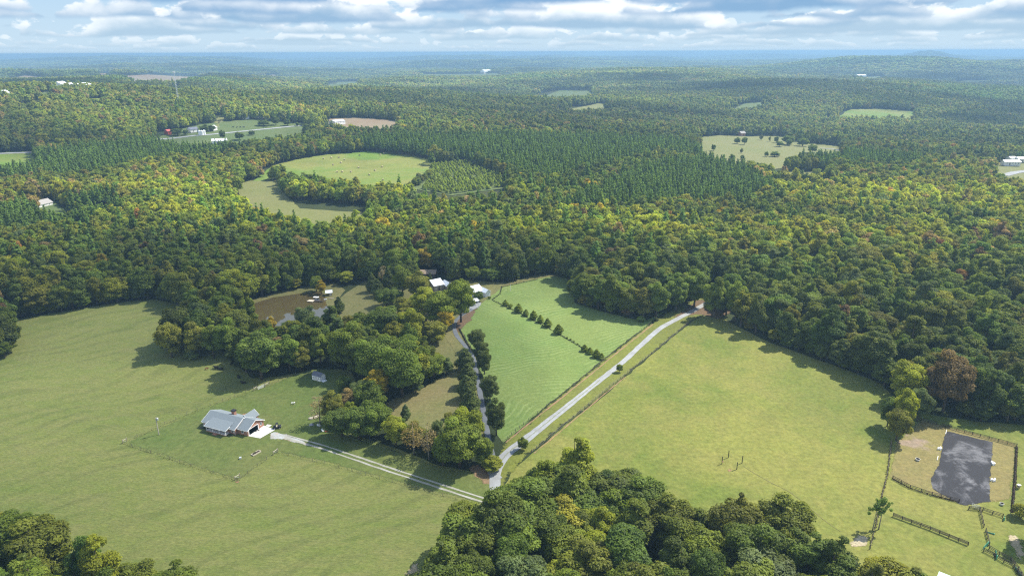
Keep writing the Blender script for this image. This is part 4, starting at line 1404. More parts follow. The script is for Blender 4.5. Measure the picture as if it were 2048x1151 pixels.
rows = dict(x=[], y=[], z=[], kind=[], h=[], w=[], tint=[], name=[], px=[], py=[], dz=[])


def add_rows(P, kind, hs, ws, names, cols):
    x, y = P[:, 0], P[:, 1]
    z = land(x, y)
    px, py, dz = project(np.column_stack([x, y, z]))
    for k, v in (('x', x), ('y', y), ('z', z), ('kind', kind), ('h', hs), ('w', ws), ('tint', cols), ('name', names), ('px', px), ('py', py), ('dz', dz)):
        rows[k].append(v)


# mixed broadleaf woods
BIGWOOD = [[(1120, 480), (1380, 500), (1480, 500), (1800, 470), (2300, 470), (2300, 1400), (1380, 1500), (1380, 640), (1100, 640)], [(700, 940), (2100, 940), (2100, 1600), (700, 1600)], [(-600, 1000), (500, 1000), (500, 1600), (-600, 1600)]]
Pa = grid_points(104, 2100, lambda r: 6.9 if r < 900 else 8.2)
Pb = grid_points(104, 700, lambda r: 8.3)
pxa, pya, _ = project(np.column_stack([Pa, land(Pa[:, 0], Pa[:, 1])]))
pxb, pyb, _ = project(np.column_stack([Pb, land(Pb[:, 0], Pb[:, 1])]))
ma = ~poly_any(pxa, pya, BIGWOOD); mb_ = poly_any(pxb, pyb, BIGWOOD)
P = np.concatenate([Pa[ma], Pb[mb_]])
big = np.concatenate([np.zeros(ma.sum(), bool), np.ones(mb_.sum(), bool)])
k_ = wild(P, 17.0) & not_over_young(P, 17.0)
P = P[k_]; big = big[k_]
px, py, dz = project(np.column_stack([P, land(P[:, 0], P[:, 1])]))
pm = poly_any(px, py, PINES) | poly_any(px, py, YOUNG)
P = P[~pm]; px = px[~pm]; py = py[~pm]; big = big[~pm]
n = len(P)
tallm = (_fr.rand(n) < 0.20)
stray = (_fr.rand(n) < 0.035 + 0.05 * patchy(P[:, 0], P[:, 1], 5)) & (py < 560)
kind = np.where(stray, 'pine', np.where(tallm, 'tall', 'broad')).astype(object)
nm_, col_ = choose_tints(P[:, 0], P[:, 1], px, py, stray, _fr)
hs = np.where(stray, _fr.uniform(16, 23, n), np.where(tallm, _fr.uniform(15, 20.5, n), _fr.uniform(12.5, 18.5, n)))
ws = np.where(stray, _fr.uniform(.9, 1.3, n), np.where(tallm, _fr.uniform(.80, 1.15, n), _fr.uniform(.58, 1.0, n) + .18 * (_fr.rand(n) < .15)))
dom = np.clip(_fr.normal(0, .5, n), -1, 1)          # dominant trees are both wider and taller
ws = np.where(big, ws * 1.34 * (1 + .24 * dom), ws * 1.17 * (1 + .24 * dom))
hs = hs * np.where(big, 1.04, 1.0) * (1 + .10 * dom)
add_rows(P, kind, hs, ws, nm_, col_)
# edge undergrowth: smaller trees filling the skirts of the woods
P2 = grid_points(104, 700, lambda r: 4.6)
w_ = wild(P2, 8.0)
P2 = P2[w_]
edge = np.zeros(len(P2), bool)
for k in range(8):
    a = k * math.pi / 4
    Q = P2 + np.array((math.cos(a), math.sin(a))) * 8.0
    edge |= poly_any(Q[:, 0], Q[:, 1], OPEN) & ~poly_any(Q[:, 0], Q[:, 1], WOODS_W)
P2 = P2[edge]
n = len(P2)
px, py, dz = project(np.column_stack([P2, land(P2[:, 0], P2[:, 1])]))
nm_, col_ = choose_tints(P2[:, 0], P2[:, 1], px, py, np.zeros(n, bool), _fr)
add_rows(P2, np.full(n, 'broad', dtype=object), _fr.uniform(5, 10, n), _fr.uniform(.45, .75, n), nm_, col_)
# pine plantations
P = grid_points(380, 2100, lambda r: 5.0 if r < 1100 else 8.5)
px, py, dz = project(np.column_stack([P, land(P[:, 0], P[:, 1])]))
pp = poly_any(px, py, PINES); yy = poly_any(px, py, YOUNG)
k_ = wild(P, 15.0) & ((pp & not_over_young(P, 16.0)) | yy)
P = P[k_]; yy = yy[k_]
n = len(P)
hs = np.where(yy, _fr.uniform(3.5, 6.0, n), _fr.uniform(12, 20, n))
ws = np.where(yy, _fr.uniform(.65, .95, n), _fr.uniform(.95, 1.3, n))
cols = np.array(TINT['pine green']) * _fr.uniform(.7, 1.3, n)[:, None]
cols[yy] = cols[yy] * np.array((2.0, 1.6, 1.2))
add_rows(P, np.full(n, 'pine', dtype=object), hs, ws, np.full(n, 'pine green', dtype=object), cols)

T = {k: np.concatenate(v) for k, v in rows.items()}
T['rz'] = _fr.uniform(0, 6.28, len(T['x']))
T['var'] = _fr.randint(0, 1000, len(T['x']))

# ---- the three hundred that show largest stand as trees of their own
# crowns near enough to the frame's pixels, counted for the part that shows
tpx, tpy, _ = project(np.column_stack([T['x'], T['y'], T['z'] + T['h'] * .8]))
vis = (tpx > -20) & (tpx < PW + 20) & (tpy > -5) & (tpy < PH + 25) & (T['dz'] > 0)
size = T['h'] * T['w'] * FPX / np.maximum(T['dz'], 1) * vis
N_HAND_BROAD = sum(1 for o in COL.objects if o.get('category') == 'tree')
is_pine = T['kind'] == 'pine'
order_b = np.argsort(-np.where(is_pine, 0, size))[:max(0, 300 - N_HAND_BROAD)]
order_p = np.argsort(-np.where(is_pine, size, 0))[:300]
LAND = [('black posts', 1458, 930), ('two tall pines', 1757, 1057), ('riding arena', 1880, 850), ('rust brown tree', 1886, 822), ('road junction', 1000, 960), ('road end', 1440, 630), ('sandy patch', 820, 1140),
        ('meadow bottom edge', 1500, 1060), ('green metal roof', 1880, 1145), ('black cows', 480, 740), ('white shed', 637, 760), ('pond', 560, 600), ('hay field top', 1080, 550), ('white roofed house', 955, 585),
        ('pasture far end', 200, 612), ('pasture clump', 20, 700), ('pasture bottom corner', 200, 1150), ('homestead lawn', 720, 570), ('meadow shade line', 1600, 700), ('meadow fence', 1380, 645),
        ('two track drive', 930, 1000), ('dry meadow', 850, 770), ('house lawn', 660, 740), ('hay field grove', 1220, 600), ('sunlit field', 690, 330), ('tan field', 600, 410), ('white silos', 404, 268), ('young pines', 900, 350), ('grey roofed house', 84, 410), ('dry hillside', 1550, 295), ('left edge field', 20, 316), ('thin tan strip', 1590, 348), ('right edge sheds', 2020, 330), ('trodden trail', 1620, 1020), ('bottom frame edge', 1250, 1151), ('lower paddock fence', 1800, 1045)]
LW = [(nm, G(a, b)) for nm, a, b in LAND]
AREA = [('bottom wood', WOODS[0]), ('corner wood', WOODS[1]), ('jutting clump', WOODS[2]), ('pasture edge clump', WOODS[3])]


def forest_label(i):
    x, y, px, py = T['x'][i], T['y'][i], T['px'][i], T['py'][i]
    area = None
    for nm, poly in AREA:
        if inside(np.array([px]), np.array([py]), poly)[0]: area = nm
    if area is None:
        area = 'pasture edge wood' if px < 420 and py > 480 else 'meadow side wood' if px > 1380 and py > 520 else 'homestead wood' if py > 560 else 'middle wood' if px < 1380 else 'hillside wood'
    near = min(LW, key=lambda q: (q[1].x - x) ** 2 + (q[1].y - y) ** 2)
    dx, dy = x - near[1].x, y - near[1].y
    d = math.hypot(dx, dy)
    side = ('right of' if dx > 0 else 'left of') if abs(dx) > abs(dy) else ('behind' if dy > 0 else 'before')
    how = 'close' if d < 18 else 'well' if d < 45 else 'far'
    sz = 'small' if T['h'][i] < 9 else 'mid sized' if T['h'][i] < 14.5 else 'tall' if T['h'][i] < 19 else 'towering'
    shape = 'narrow' if T['kind'][i] == 'tall' else 'slender' if T['kind'][i] == 'pine' else 'spreading' if T['w'][i] > .95 else 'rounded'
    return '%s %s %s tree, %s, %s %s the %s' % (sz, shape, T['name'][i], area, how, side, near[0]), area


for i in order_b:
    k = T['kind'][i]
    H, R = SPEC[k][0], SPEC[k][1]
    lb, ar = forest_label(i)
    place_tree(k, 'hi', T['var'][i], (T['x'][i], T['y'][i], T['z'][i] - .1), T['rz'][i], T['w'][i], T['h'][i] / H, T['tint'][i], 'broadleaf_tree', lb, 'tree', 'broadleaf trees of the ' + ar)
for i in order_p:
    lb, ar = forest_label(i)
    pr = PROTO[('pine', 'mid')][T['var'][i] % len(PROTO[('pine', 'mid')])]
    o = link('pine_tree', pr)
    o.location = (T['x'][i], T['y'][i], T['z'][i] - .1); o.rotation_euler = (0, 0, T['rz'][i]); o.scale = (T['w'][i], T['w'][i], T['h'][i] / SPEC['pine'][0])
    o['tint'] = [float(c) for c in T['tint'][i]]
    tag(o, lb.replace('pine green tree', 'dark pine'), 'tree', 'pines of the ' + ar)
rest = np.ones(len(T['x']), bool)
rest[order_b] = False; rest[order_p] = False


# ---- all the others: one object each for the broadleaf woods, the pines and the far canopy
def scatter(name, label, protos, x, y, z, pick, rz, scl, tint):
    me = bpy.data.meshes.new(name)
    n = len(x)
    me.vertices.add(n)
    me.vertices.foreach_set('co', np.column_stack([x, y, z]).astype(np.float32).ravel())
    for an, ty, dat, key in (('pick', 'INT', pick.astype(np.int32), 'value'), ('spin', 'FLOAT_VECTOR', np.column_stack([np.zeros(n), np.zeros(n), rz]).astype(np.float32), 'vector'),
                             ('size', 'FLOAT_VECTOR', scl.astype(np.float32), 'vector'), ('tint', 'FLOAT_VECTOR', tint.astype(np.float32), 'vector')):
        a = me.attributes.new(an, ty, 'POINT')
        a.data.foreach_set(key, dat.ravel())
    coll = bpy.data.collections.new(name + '_kinds')
    for i, pr in enumerate(protos):
        po = bpy.data.objects.new('woodland_tree', pr)
        coll.objects.link(po)
    names = sorted(o.name for o in coll.objects)
    ng = bpy.data.node_groups.new(name + '_spread', 'GeometryNodeTree')
    ng.interface.new_socket('Geometry', in_out='INPUT', socket_type='NodeSocketGeometry')
    ng.interface.new_socket('Geometry', in_out='OUTPUT', socket_type='NodeSocketGeometry')
    gi = ng.nodes.new('NodeGroupInput'); go = ng.nodes.new('NodeGroupOutput')
    ip = ng.nodes.new('GeometryNodeInstanceOnPoints')
    ci = ng.nodes.new('GeometryNodeCollectionInfo')
    ci.inputs['Collection'].default_value = coll
    ci.inputs['Separate Children'].default_value = True
    ci.inputs['Reset Children'].default_value = True
    def attr(nm, ty):
        a = ng.nodes.new('GeometryNodeInputNamedAttribute')
        a.data_type = ty
        a.inputs['Name'].default_value = nm
        return a.outputs['Attribute']
    ng.links.new(gi.outputs[0], ip.inputs['Points'])
    ng.links.new(ci.outputs[0], ip.inputs['Instance'])
    ip.inputs['Pick Instance'].default_value = True
    ng.links.new(attr('pick', 'INT'), ip.inputs['Instance Index'])
    ng.links.new(attr('spin', 'FLOAT_VECTOR'), ip.inputs['Rotation'])
    ng.links.new(attr('size', 'FLOAT_VECTOR'), ip.inputs['Scale'])
    ng.links.new(ip.outputs[0], go.inputs[0])
    o = link(name, me)
    md = o.modifiers.new('spread', 'NODES')
    md.node_group = ng
    tag(o, label, None, None, 'stuff')
    return o


# near protos reuse the split crowns joined with their trunks
def scatter_trees(sel, name, label):
    x, y, z = T['x'][sel], T['y'][sel], T['z'][sel]
    d = T['dz'][sel]
    kd = T['kind'][sel]
    protos, start = [], {}
    for key in (('broad', 'near'), ('broad', 'mid'), ('broad', 'low'), ('tall', 'near'), ('tall', 'mid'), ('tall', 'low'), ('pine', 'mid'), ('pine', 'low')):
        start[key] = len(protos)
        protos += PROTO[key]
    pick = np.zeros(len(x), int); H = np.ones(len(x))
    for k in ('broad', 'tall', 'pine'):
        for lod, lo, hi in (('near', 0, 430), ('mid', 430, 950), ('low', 950, 1e9)):
            if k == 'pine' and lod == 'near': lod = 'mid'
            m = (kd == k) & (d >= lo) & (d < hi)
            pick[m] = start[(k, lod)] + T['var'][sel][m] % len(PROTO[(k, lod)])
            H[m] = SPEC[k][0]
    sz = T['h'][sel] / H
    scl = np.column_stack([T['w'][sel], T['w'][sel], sz])
    scatter(name, label, protos, x, y, z - .1, pick, T['rz'][sel], scl, T['tint'][sel])


scatter_trees(rest & ~is_pine, 'broadleaf_forest', 'mixed broadleaf forest in early autumn colour covering the rolling land')
scatter_trees(rest & is_pine, 'pine_forest', 'dark pine plantations and stray pines among the woods')

# far canopy, growing coarser with distance
P = grid_points(2050, 15500, lambda r: max(10.0, r * 0.0052), 45)
P = P[wild(P, 14.0)]
d = np.hypot(P[:, 0], P[:, 1])
px, py, dz = project(np.column_stack([P, land(P[:, 0], P[:, 1])]))
pn = patchy(P[:, 0] * .35, P[:, 1] * .35, 7) > 0.9
nm_, col_ = choose_tints(P[:, 0], P[:, 1], px, py, pn, _fr)
wide = np.maximum(10.0, d * 0.0052) / 10.0 * 1.12
sc_ = np.column_stack([wide, wide, _fr.uniform(.85, 1.35, len(P))])
scatter('distant_forest', 'far woods running to the horizon', PROTO[('patch', 'low')], P[:, 0], P[:, 1], land(P[:, 0], P[:, 1]) - 0.5, _fr.randint(0, 6, len(P)), _fr.uniform(0, 6.28, len(P)), sc_, col_)
print('trees', len(T['x']), 'far clumps', len(P), 'hand', len(HAND))

# ------------------------------------------------------------------ haze
def build_haze():
    mb = MB()
    mb.box(-36000, 36000, -36000, 36000, -82, 125)
    m = bpy.data.materials.new('haze_air')
    m.use_nodes = True
    nt = m.node_tree
    nt.nodes.clear()
    out = nn(nt, 'ShaderNodeOutputMaterial')
    pv = nn(nt, 'ShaderNodeVolumePrincipled')
    pv.inputs['Color'].default_value = (0.26, 0.43, 0.63, 1)
    pv.inputs['Density'].default_value = 1.9e-4
    pv.inputs['Anisotropy'].default_value = 0.1
    nt.links.new(pv.outputs[0], out.inputs['Volume'])
    o = mb.build('haze', m)
    tag(o, None, None, None, 'stuff')


build_haze()
# ------------------------------------------------------------------ buildings
def brick_mat():
    m = bpy.data.materials.new('red_brick')
    m.use_nodes = True
    nt = m.node_tree
    b = nt.nodes['Principled BSDF']
    tc = nn(nt, 'ShaderNodeTexCoord').outputs['Object']
    sp = nn(nt, 'ShaderNodeSeparateXYZ'); nt.links.new(tc, sp.inputs[0])
    cb = nn(nt, 'ShaderNodeCombineXYZ')
    nt.links.new(math_n(nt, 'ADD', sp.outputs[0], sp.outputs[1]), cb.inputs[0]); nt.links.new(sp.outputs[2], cb.inputs[1])
    br = nn(nt, 'ShaderNodeTexBrick')
    nt.links.new(cb.outputs[0], br.inputs['Vector'])
    br.inputs['Color1'].default_value = (0.30, 0.125, 0.075, 1)
    br.inputs['Color2'].default_value = (0.38, 0.175, 0.105, 1)
    br.inputs['Mortar'].default_value = (0.42, 0.36, 0.30, 1)
    br.inputs['Scale'].default_value = 2.2
    br.inputs['Mortar Size'].default_value = 0.012
    n = noise(nt, tc, 1.2, 4)
    col = mix_col(nt, 1.0, br.outputs[0], math_n(nt, 'ADD', math_n(nt, 'MULTIPLY', n, 0.5), 0.75), 'MULTIPLY')
    nt.links.new(col, b.inputs['Base Color'])
    b.inputs['Roughness'].default_value = 0.9
    return m


M['brick'] = brick_mat()
M['shingle'] = simple_mat('grey_shingle', (0.185, 0.215, 0.225), 0.85, 0, 0.18, 2.5, 0.2)
M['white'] = simple_mat('white_paint', (0.80, 0.80, 0.78), 0.5, 0, 0.06, 1.0)
M['offwhite'] = simple_mat('weathered_white', (0.66, 0.65, 0.62), 0.6, 0, 0.10, 1.0)
M['whitemetal'] = simple_mat('white_metal_roof', (0.74, 0.77, 0.80), 0.45, 0, 0.08, 0.5)
M['galv'] = simple_mat('galvanised_metal', (0.55, 0.57, 0.58), 0.45, 0.3, 0.1, 0.6)
M['brownroof'] = simple_mat('brown_tin_roof', (0.26, 0.195, 0.13), 0.8, 0, 0.25, 0.6)
M['greyroof'] = simple_mat('old_grey_roof', (0.27, 0.255, 0.235), 0.85, 0, 0.15, 0.8)
M['slateroof'] = simple_mat('blue_grey_roof', (0.13, 0.14, 0.17), 0.85, 0, 0.15, 1.5)
M['redroof'] = simple_mat('red_metal_roof', (0.45, 0.10, 0.08), 0.6, 0, 0.12, 0.5)
M['tealroof'] = simple_mat('pale_green_metal_roof', (0.42, 0.66, 0.55), 0.5, 0, 0.06, 0.8)
M['redwall'] = simple_mat('red_barn_paint', (0.35, 0.05, 0.035), 0.8, 0, 0.15, 0.8)
M['wood'] = simple_mat('weathered_wood', (0.30, 0.25, 0.18), 0.9, 0, 0.25, 3.0)
M['palewood'] = simple_mat('pale_new_wood', (0.50, 0.44, 0.33), 0.85, 0, 0.15, 3.0)
M['darkwood'] = simple_mat('dark_creosoted_wood', (0.060, 0.045, 0.036), 0.85, 0, 0.25, 3.0)
M['black'] = simple_mat('black_plastic', (0.022, 0.022, 0.024), 0.5, 0, 0.1, 2.0)
M['rubbertyre'] = simple_mat('tyre_rubber', (0.03, 0.03, 0.03), 0.8, 0, 0.1, 2.0)
M['glass'] = simple_mat('window_glass', (0.045, 0.055, 0.065), 0.08, 0, 0.1, 1.0, 0.6)
M['dim'] = simple_mat('garage_interior_wall', (0.30, 0.28, 0.25), 0.9, 0, 0.1, 1.0)
M['stone'] = simple_mat('pale_stone', (0.45, 0.42, 0.38), 0.9, 0, 0.2, 2.0)
M['soil'] = simple_mat('dark_soil', (0.06, 0.042, 0.028), 0.95, 0, 0.3, 4.0)
M['hide'] = simple_mat('black_hide', (0.014, 0.012, 0.012), 0.7, 0, 0.2, 2.0)
M['redhide'] = simple_mat('red_brown_hide', (0.19, 0.07, 0.035), 0.7, 0, 0.2, 2.0)
M['tealmesh'] = simple_mat('green_netting', (0.09, 0.33, 0.20), 0.8, 0, 0.25, 3.0)
M['blue'] = simple_mat('blue_plastic', (0.10, 0.42, 0.72), 0.45, 0, 0.08, 2.0)
M['redplastic'] = simple_mat('red_plastic', (0.50, 0.10, 0.07), 0.5, 0, 0.08, 2.0)
M['canvas'] = simple_mat('grey_tarp', (0.30, 0.31, 0.33), 0.8, 0, 0.2, 2.0)
M['hay_bale'] = simple_mat('baled_hay', (0.40, 0.34, 0.19), 0.95, 0, 0.25, 2.5)
M['pole'] = simple_mat('pole_wood', (0.44, 0.39, 0.32), 0.9, 0, 0.18, 2.0)
M['polewhite'] = simple_mat('painted_pole', (0.72, 0.71, 0.68), 0.7, 0, 0.1, 2.0)


def frame_dir(a, b):
    """Heading of the ground line between two places in the photograph."""
    p, q = G(*a), G(*b)
    return math.atan2(q.y - p.y, q.x - p.x)


def win(parent, x, y, z, w, h, axis, out=1):
    """A window: frame with a recessed pane as its sub-part; axis 'x' lies along x on a wall facing -y/+y, 'y' the other way."""
    t = 0.05
    f = MB()
    pane = MB()
    if axis == 'x':
        f.box(x - w / 2, x - w / 2 + .09, y - t * out if out > 0 else y, y if out > 0 else y + t, z, z + h).box(x + w / 2 - .09, x + w / 2, min(y, y - t * out), max(y, y - t * out), z, z + h)
        f.box(x - w / 2 + .09, x + w / 2 - .09, min(y, y - t * out), max(y, y - t * out), z, z + .09).box(x - w / 2 + .09, x + w / 2 - .09, min(y, y - t * out), max(y, y - t * out), z + h - .09, z + h)
        f.box(x - w / 2 + .09, x + w / 2 - .09, min(y, y - t * .8 * out), max(y, y - t * .8 * out), z + h / 2 - .03, z + h / 2 + .03)
        pane.box(x - w / 2 + .09, x + w / 2 - .09, min(y, y - .02 * out), max(y, y - .02 * out), z + .09, z + h - .09)
    else:
        f.box(min(y, y + t * out), max(y, y + t * out), x - w / 2, x - w / 2 + .09, z, z + h).box(min(y, y + t * out), max(y, y + t * out), x + w / 2 - .09, x + w / 2, z, z + h)
        f.box(min(y, y + t * out), max(y, y + t * out), x - w / 2 + .09, x + w / 2 - .09, z, z + .09).box(min(y, y + t * out), max(y, y + t * out), x - w / 2 + .09, x + w / 2 - .09, z + h - .09, z + h)
        pane.box(min(y, y + .02 * out), max(y, y + .02 * out), x - w / 2 + .09, x + w / 2 - .09, z + .09, z + h - .09)
    fo = f.build('window', M['white'], parent)
    pane.build('pane', M['glass'], fo)
    return fo


def gable_roof(parent, name, x0, x1, y0, y1, eave, ridge, mat, over=0.35, th=0.12, trim=None, along='x', chimney=None):
    """Two sloping slabs meeting on a ridge, with fascia boards as a sub-part."""
    mb = MB()
    if along == 'x':
        ym = (y0 + y1) / 2
        s = (ridge - eave) / (ym - y0)
        e0 = eave - s * over
        A = [(x0 - over, y0 - over, e0), (x1 + over, y0 - over, e0), (x1 + over, ym, ridge), (x0 - over, ym, ridge)]
        B = [(x1 + over, y1 + over, e0), (x0 - over, y1 + over, e0), (x0 - over, ym, ridge), (x1 + over, ym, ridge)]
        mb.slab([(p[0], p[1], p[2] + th) for p in A], th).slab([(p[0], p[1], p[2] + th) for p in B], th)
        o = mb.build(name, mat, parent)
        if trim:
            t = MB()
            for x in (x0 - over - .03, x1 + over + .03):
                t.bar((x, y0 - over, e0 + th * .4), (x, ym, ridge + th * .4), .06, .20)
                t.bar((x, y1 + over, e0 + th * .4), (x, ym, ridge + th * .4), .06, .20)
            t.bar((x0 - over, y0 - over - .04, e0), (x1 + over, y0 - over - .04, e0), .07, .16)
            t.bar((x0 - over, y1 + over + .04, e0), (x1 + over, y1 + over + .04, e0), .07, .16)
            t.build('fascia', trim, o)
    else:
        xm = (x0 + x1) / 2
        s = (ridge - eave) / (xm - x0)
        e0 = eave - s * over
        A = [(x0 - over, y1 + over, e0), (x0 - over, y0 - over, e0), (xm, y0 - over, ridge), (xm, y1 + over, ridge)]
        B = [(x1 + over, y0 - over, e0), (x1 + over, y1 + over, e0), (xm, y1 + over, ridge), (xm, y0 - over, ridge)]
        mb.slab([(p[0], p[1], p[2] + th) for p in A], th).slab([(p[0], p[1], p[2] + th) for p in B], th)
        o = mb.build(name, mat, parent)
        if trim:
            t = MB()
            for y in (y0 - over - .03, y1 + over + .03):
                t.bar((x0 - over, y, e0 + th * .4), (xm, y, ridge + th * .4), .06, .20)
                t.bar((x1 + over, y, e0 + th * .4), (xm, y, ridge + th * .4), .06, .20)
            t.build('fascia', trim, o)
    return o


def gable_walls(mb, x0, x1, y0, y1, eave, ridge, along='x', z0=-0.3):
    if along == 'x':
        ym = (y0 + y1) / 2
        v = [(x0, y0, z0), (x1, y0, z0), (x1, y1, z0), (x0, y1, z0), (x0, y0, eave), (x1, y0, eave), (x1, y1, eave), (x0, y1, eave), (x0, ym, ridge), (x1, ym, ridge)]
        return mb.add(v, [(0, 1, 5, 4), (2, 3, 7, 6), (1, 2, 6, 9, 5), (3, 0, 4, 8, 7), (0, 3, 2, 1), (4, 5, 9, 8), (6, 7, 8, 9)])
    xm = (x0 + x1) / 2
    v = [(x0, y0, z0), (x1, y0, z0), (x1, y1, z0), (x0, y1, z0), (x0, y0, eave), (x1, y0, eave), (x1, y1, eave), (x0, y1, eave), (xm, y0, ridge), (xm, y1, ridge)]
    return mb.add(v, [(0, 1, 5, 8, 4), (2, 3, 7, 9, 6), (1, 2, 6, 5), (3, 0, 4, 7), (0, 3, 2, 1), (5, 6, 9, 8), (7, 4, 8, 9)])


def brick_house():
    o = G(496.2, 871.8)
    # local x runs along the house away from the garage, local y runs back from the lawn side
    rz = math.atan2(0.39, -0.92)
    t = thing('brick_house', 'red brick ranch house with grey shingle roof, covered porch and open garage', 'house', (o.x, o.y, 0), rz)
    # local frame: x = along, y = -back, so flip back with negative y
    Y = lambda v: -v
    main = MB()
    gable_walls(main, 4.3, 18.2, Y(7.0), Y(-1.1), 2.3, 4.05)
    main.build('wall', M['brick'], t)
    g = MB()   # garage block as separate leaves so that the door stays open
    th = .22
    g.box(0, 4.28, Y(0) - th, Y(0), -.3, 2.2)                         # lawn side
    g.box(th, 4.28, Y(7.5), Y(7.5) + th, -.3, 2.2)                    # back
    g.box(0, th, Y(7.5), Y(4.9), -.3, 2.2)                            # gable end, window side
    g.box(0, th, Y(0.5), Y(0) - th, -.3, 2.2)
    g.add([(0.0, Y(0), 2.2), (0.0, Y(7.5), 2.2), (0.0, Y(3.75), 4.05), (th, Y(0), 2.2), (th, Y(7.5), 2.2), (th, Y(3.75), 4.05)], [(0, 2, 1), (3, 4, 5), (0, 1, 4, 3), (1, 2, 5, 4), (2, 0, 3, 5)])
    g.build('garage_wall', M['brick'], t)
    MB().box(4.05, 4.27, Y(7.2), Y(0.25), 0, 2.2).build('garage_back_wall', M['dim'], t)
    gf = MB().box(.02, 4.04, Y(7.25), Y(0.25), -.2, .06).build('garage_floor', M['concrete'], t)
    MB().box(2.2, 3.8, Y(2.3), Y(.9), .06, 1.1).box(2.0, 3.9, Y(6.6), Y(5.2), .06, 1.3).box(3.2, 3.9, Y(4.6), Y(2.9), .06, .8).build('stored_boxes', M['canvas'], gf)
    fr = MB()
    for v in (0.5, 4.9):
        fr.box(-.05, .12, Y(v) - .11, Y(v) + .11, 0, 2.12)
    fr.box(-.05, .12, Y(4.79), Y(.61), 2.0, 2.2)
    fr.build('garage_door_frame', M['white'], t)
    win(t, Y(6.2), 0.0, .9, .9, 1.1, 'y', -1)
    win(t, 2.2, Y(0), .7, 1.0, 1.3, 'x', -1)
    gable_roof(t, 'garage_roof', .0, 3.9, Y(7.5), Y(0), 2.2, 4.07, M['shingle'], .35, .12, M['white'])
    rf = gable_roof(t, 'main_roof', 4.5, 18.2, Y(7.0), Y(-1.1), 2.3, 4.25, M['shingle'], .4, .13, M['white'])
    # rear wing
    w = MB()
    gable_walls(w, 4.2, 7.6, Y(9.6), Y(6.9), 2.2, 3.7, 'y')
    w.build('rear_wing_wall', M['brick'], t)
    gable_roof(t, 'rear_wing_roof', 4.2, 7.6, Y(9.6), Y(5.4), 2.2, 3.85, M['shingle'], .3, .12, M['white'], 'y')
    # chimney with a dark cap
    c = MB().box(9.4, 10.6, Y(5.3), Y(4.3), 3.0, 4.95)
    ch = c.build('chimney', M['brick'], rf)
    MB().box(9.25, 10.75, Y(5.45), Y(4.15), 4.95, 5.25).build('chimney_cap', M['black'], t)
    # porch: deck, floor boards, posts, roof
    MB().box(6.7, 15.3, Y(-1.12), Y(-2.9), -.2, .42).build('porch_wall', M['brick'], t)
    MB().box(6.65, 15.35, Y(-1.12), Y(-2.95), .42, .52).build('porch_floor', M['concrete'], t)
    pr = MB().slab([(6.3, Y(-3.2), 2.22), (15.7, Y(-3.2), 2.22), (15.7, Y(1.0), 3.42), (6.3, Y(1.0), 3.42)][::-1], .1)
    prf = pr.build('porch_roof', M['shingle'], t)
    tr = MB().bar((6.27, Y(-3.2), 2.15), (6.27, Y(-1.0), 2.78), .06, .18).bar((15.73, Y(-3.2), 2.15), (15.73, Y(-1.0), 2.78), .06, .18).bar((6.3, Y(-3.23), 2.10), (15.7, Y(-3.23), 2.10), .07, .18)
    tr.build('fascia', M['white'], prf)
    for x in (6.85, 9.6, 12.4, 15.15):
        MB().box(x - .07, x + .07, Y(-2.72), Y(-2.86), .52, 2.15).build('porch_post', M['white'], t)
    for k in range(3):
        MB().box(10.2, 12.0, Y(-2.95 - .3 * k), Y(-3.25 - .3 * k), -.2, .36 - .14 * k).build('step', M['brick'], t)
    for x in (4.42, 18.25):
        MB().box(x - .05, x + .05, Y(-1.1) + .002, Y(-1.1) + .10, 0, 2.1).build('downspout', M['white'], t)
    for x in (5.5, 8.2, 14.0, 17.0):
        win(t, x, Y(-1.1), .75, 1.0, 1.25, 'x', -1)
    d = MB().box(10.7, 11.6, Y(-1.1), Y(-1.17), .52, 2.05).build('front_door', M['darkwood'], t)
    MB().blob((10.8, Y(-1.22), 1.25), .05, 6, 4).build('handle', M['galv'], d)
    win(t, Y(2.0), 18.2, .8, 1.0, 1.2, 'y', 1)
    # beds and paving
    MB().box(15.4, 19.0, Y(-1.15), Y(-2.3), -.2, .12).box(4.5, 6.5, Y(-1.15), Y(-2.2), -.2, .12).build('planting_bed', M['soil'], t)
    for (x, y, r) in ((5.0, 1.75, .45), (5.9, 1.8, .38), (16.4, 1.85, .4), (17.6, 1.8, .45)):
        s = MB()
        for k in range(7):
            s.blob((x + random.uniform(-.2, .2), y + random.uniform(-.15, .15), .2 + random.uniform(0, .3)), r * .55, 7, 5)
        s.build('shrub', simple_mat('shrub_leaf', (.03, .06, .02), .9, 0, .4, 4), t)
    return t


random.seed(4)
brick_house()
hx = Vector((-0.92, 0.39)); hy = Vector((0.39, 0.92)); ho = G(496.2, 871.8)
def hl(u_, v_):
    hxn = hx.normalized(); hyn = hy.normalized()
    return (ho.x + hxn.x * u_ + hyn.x * v_, ho.y + hxn.y * u_ + hyn.y * v_)
sheet('driveway_slab', [hl(-.05, .1), hl(-4.7, .5), hl(-5.5, 6.7), hl(-.8, 7.35), hl(-.05, 7.3)], 0.10, M['concrete'], 'pale concrete slab in front of the garage', 3, 0.0)
sheet('driveway_slab', [hl(-.85, 7.4), hl(-2.4, 7.5), hl(-2.4, 8.6), hl(-.6, 8.5)], 0.10, M['concrete'], 'small concrete pad beside the garage', 3, 0.0)
sheet('patio_slab', [hl(8.0, 7.1), hl(12.6, 7.1), hl(12.6, 9.6), hl(7.9, 9.6)], 0.10, M['concrete'], 'concrete patio behind the brick house', 3, 0.0)


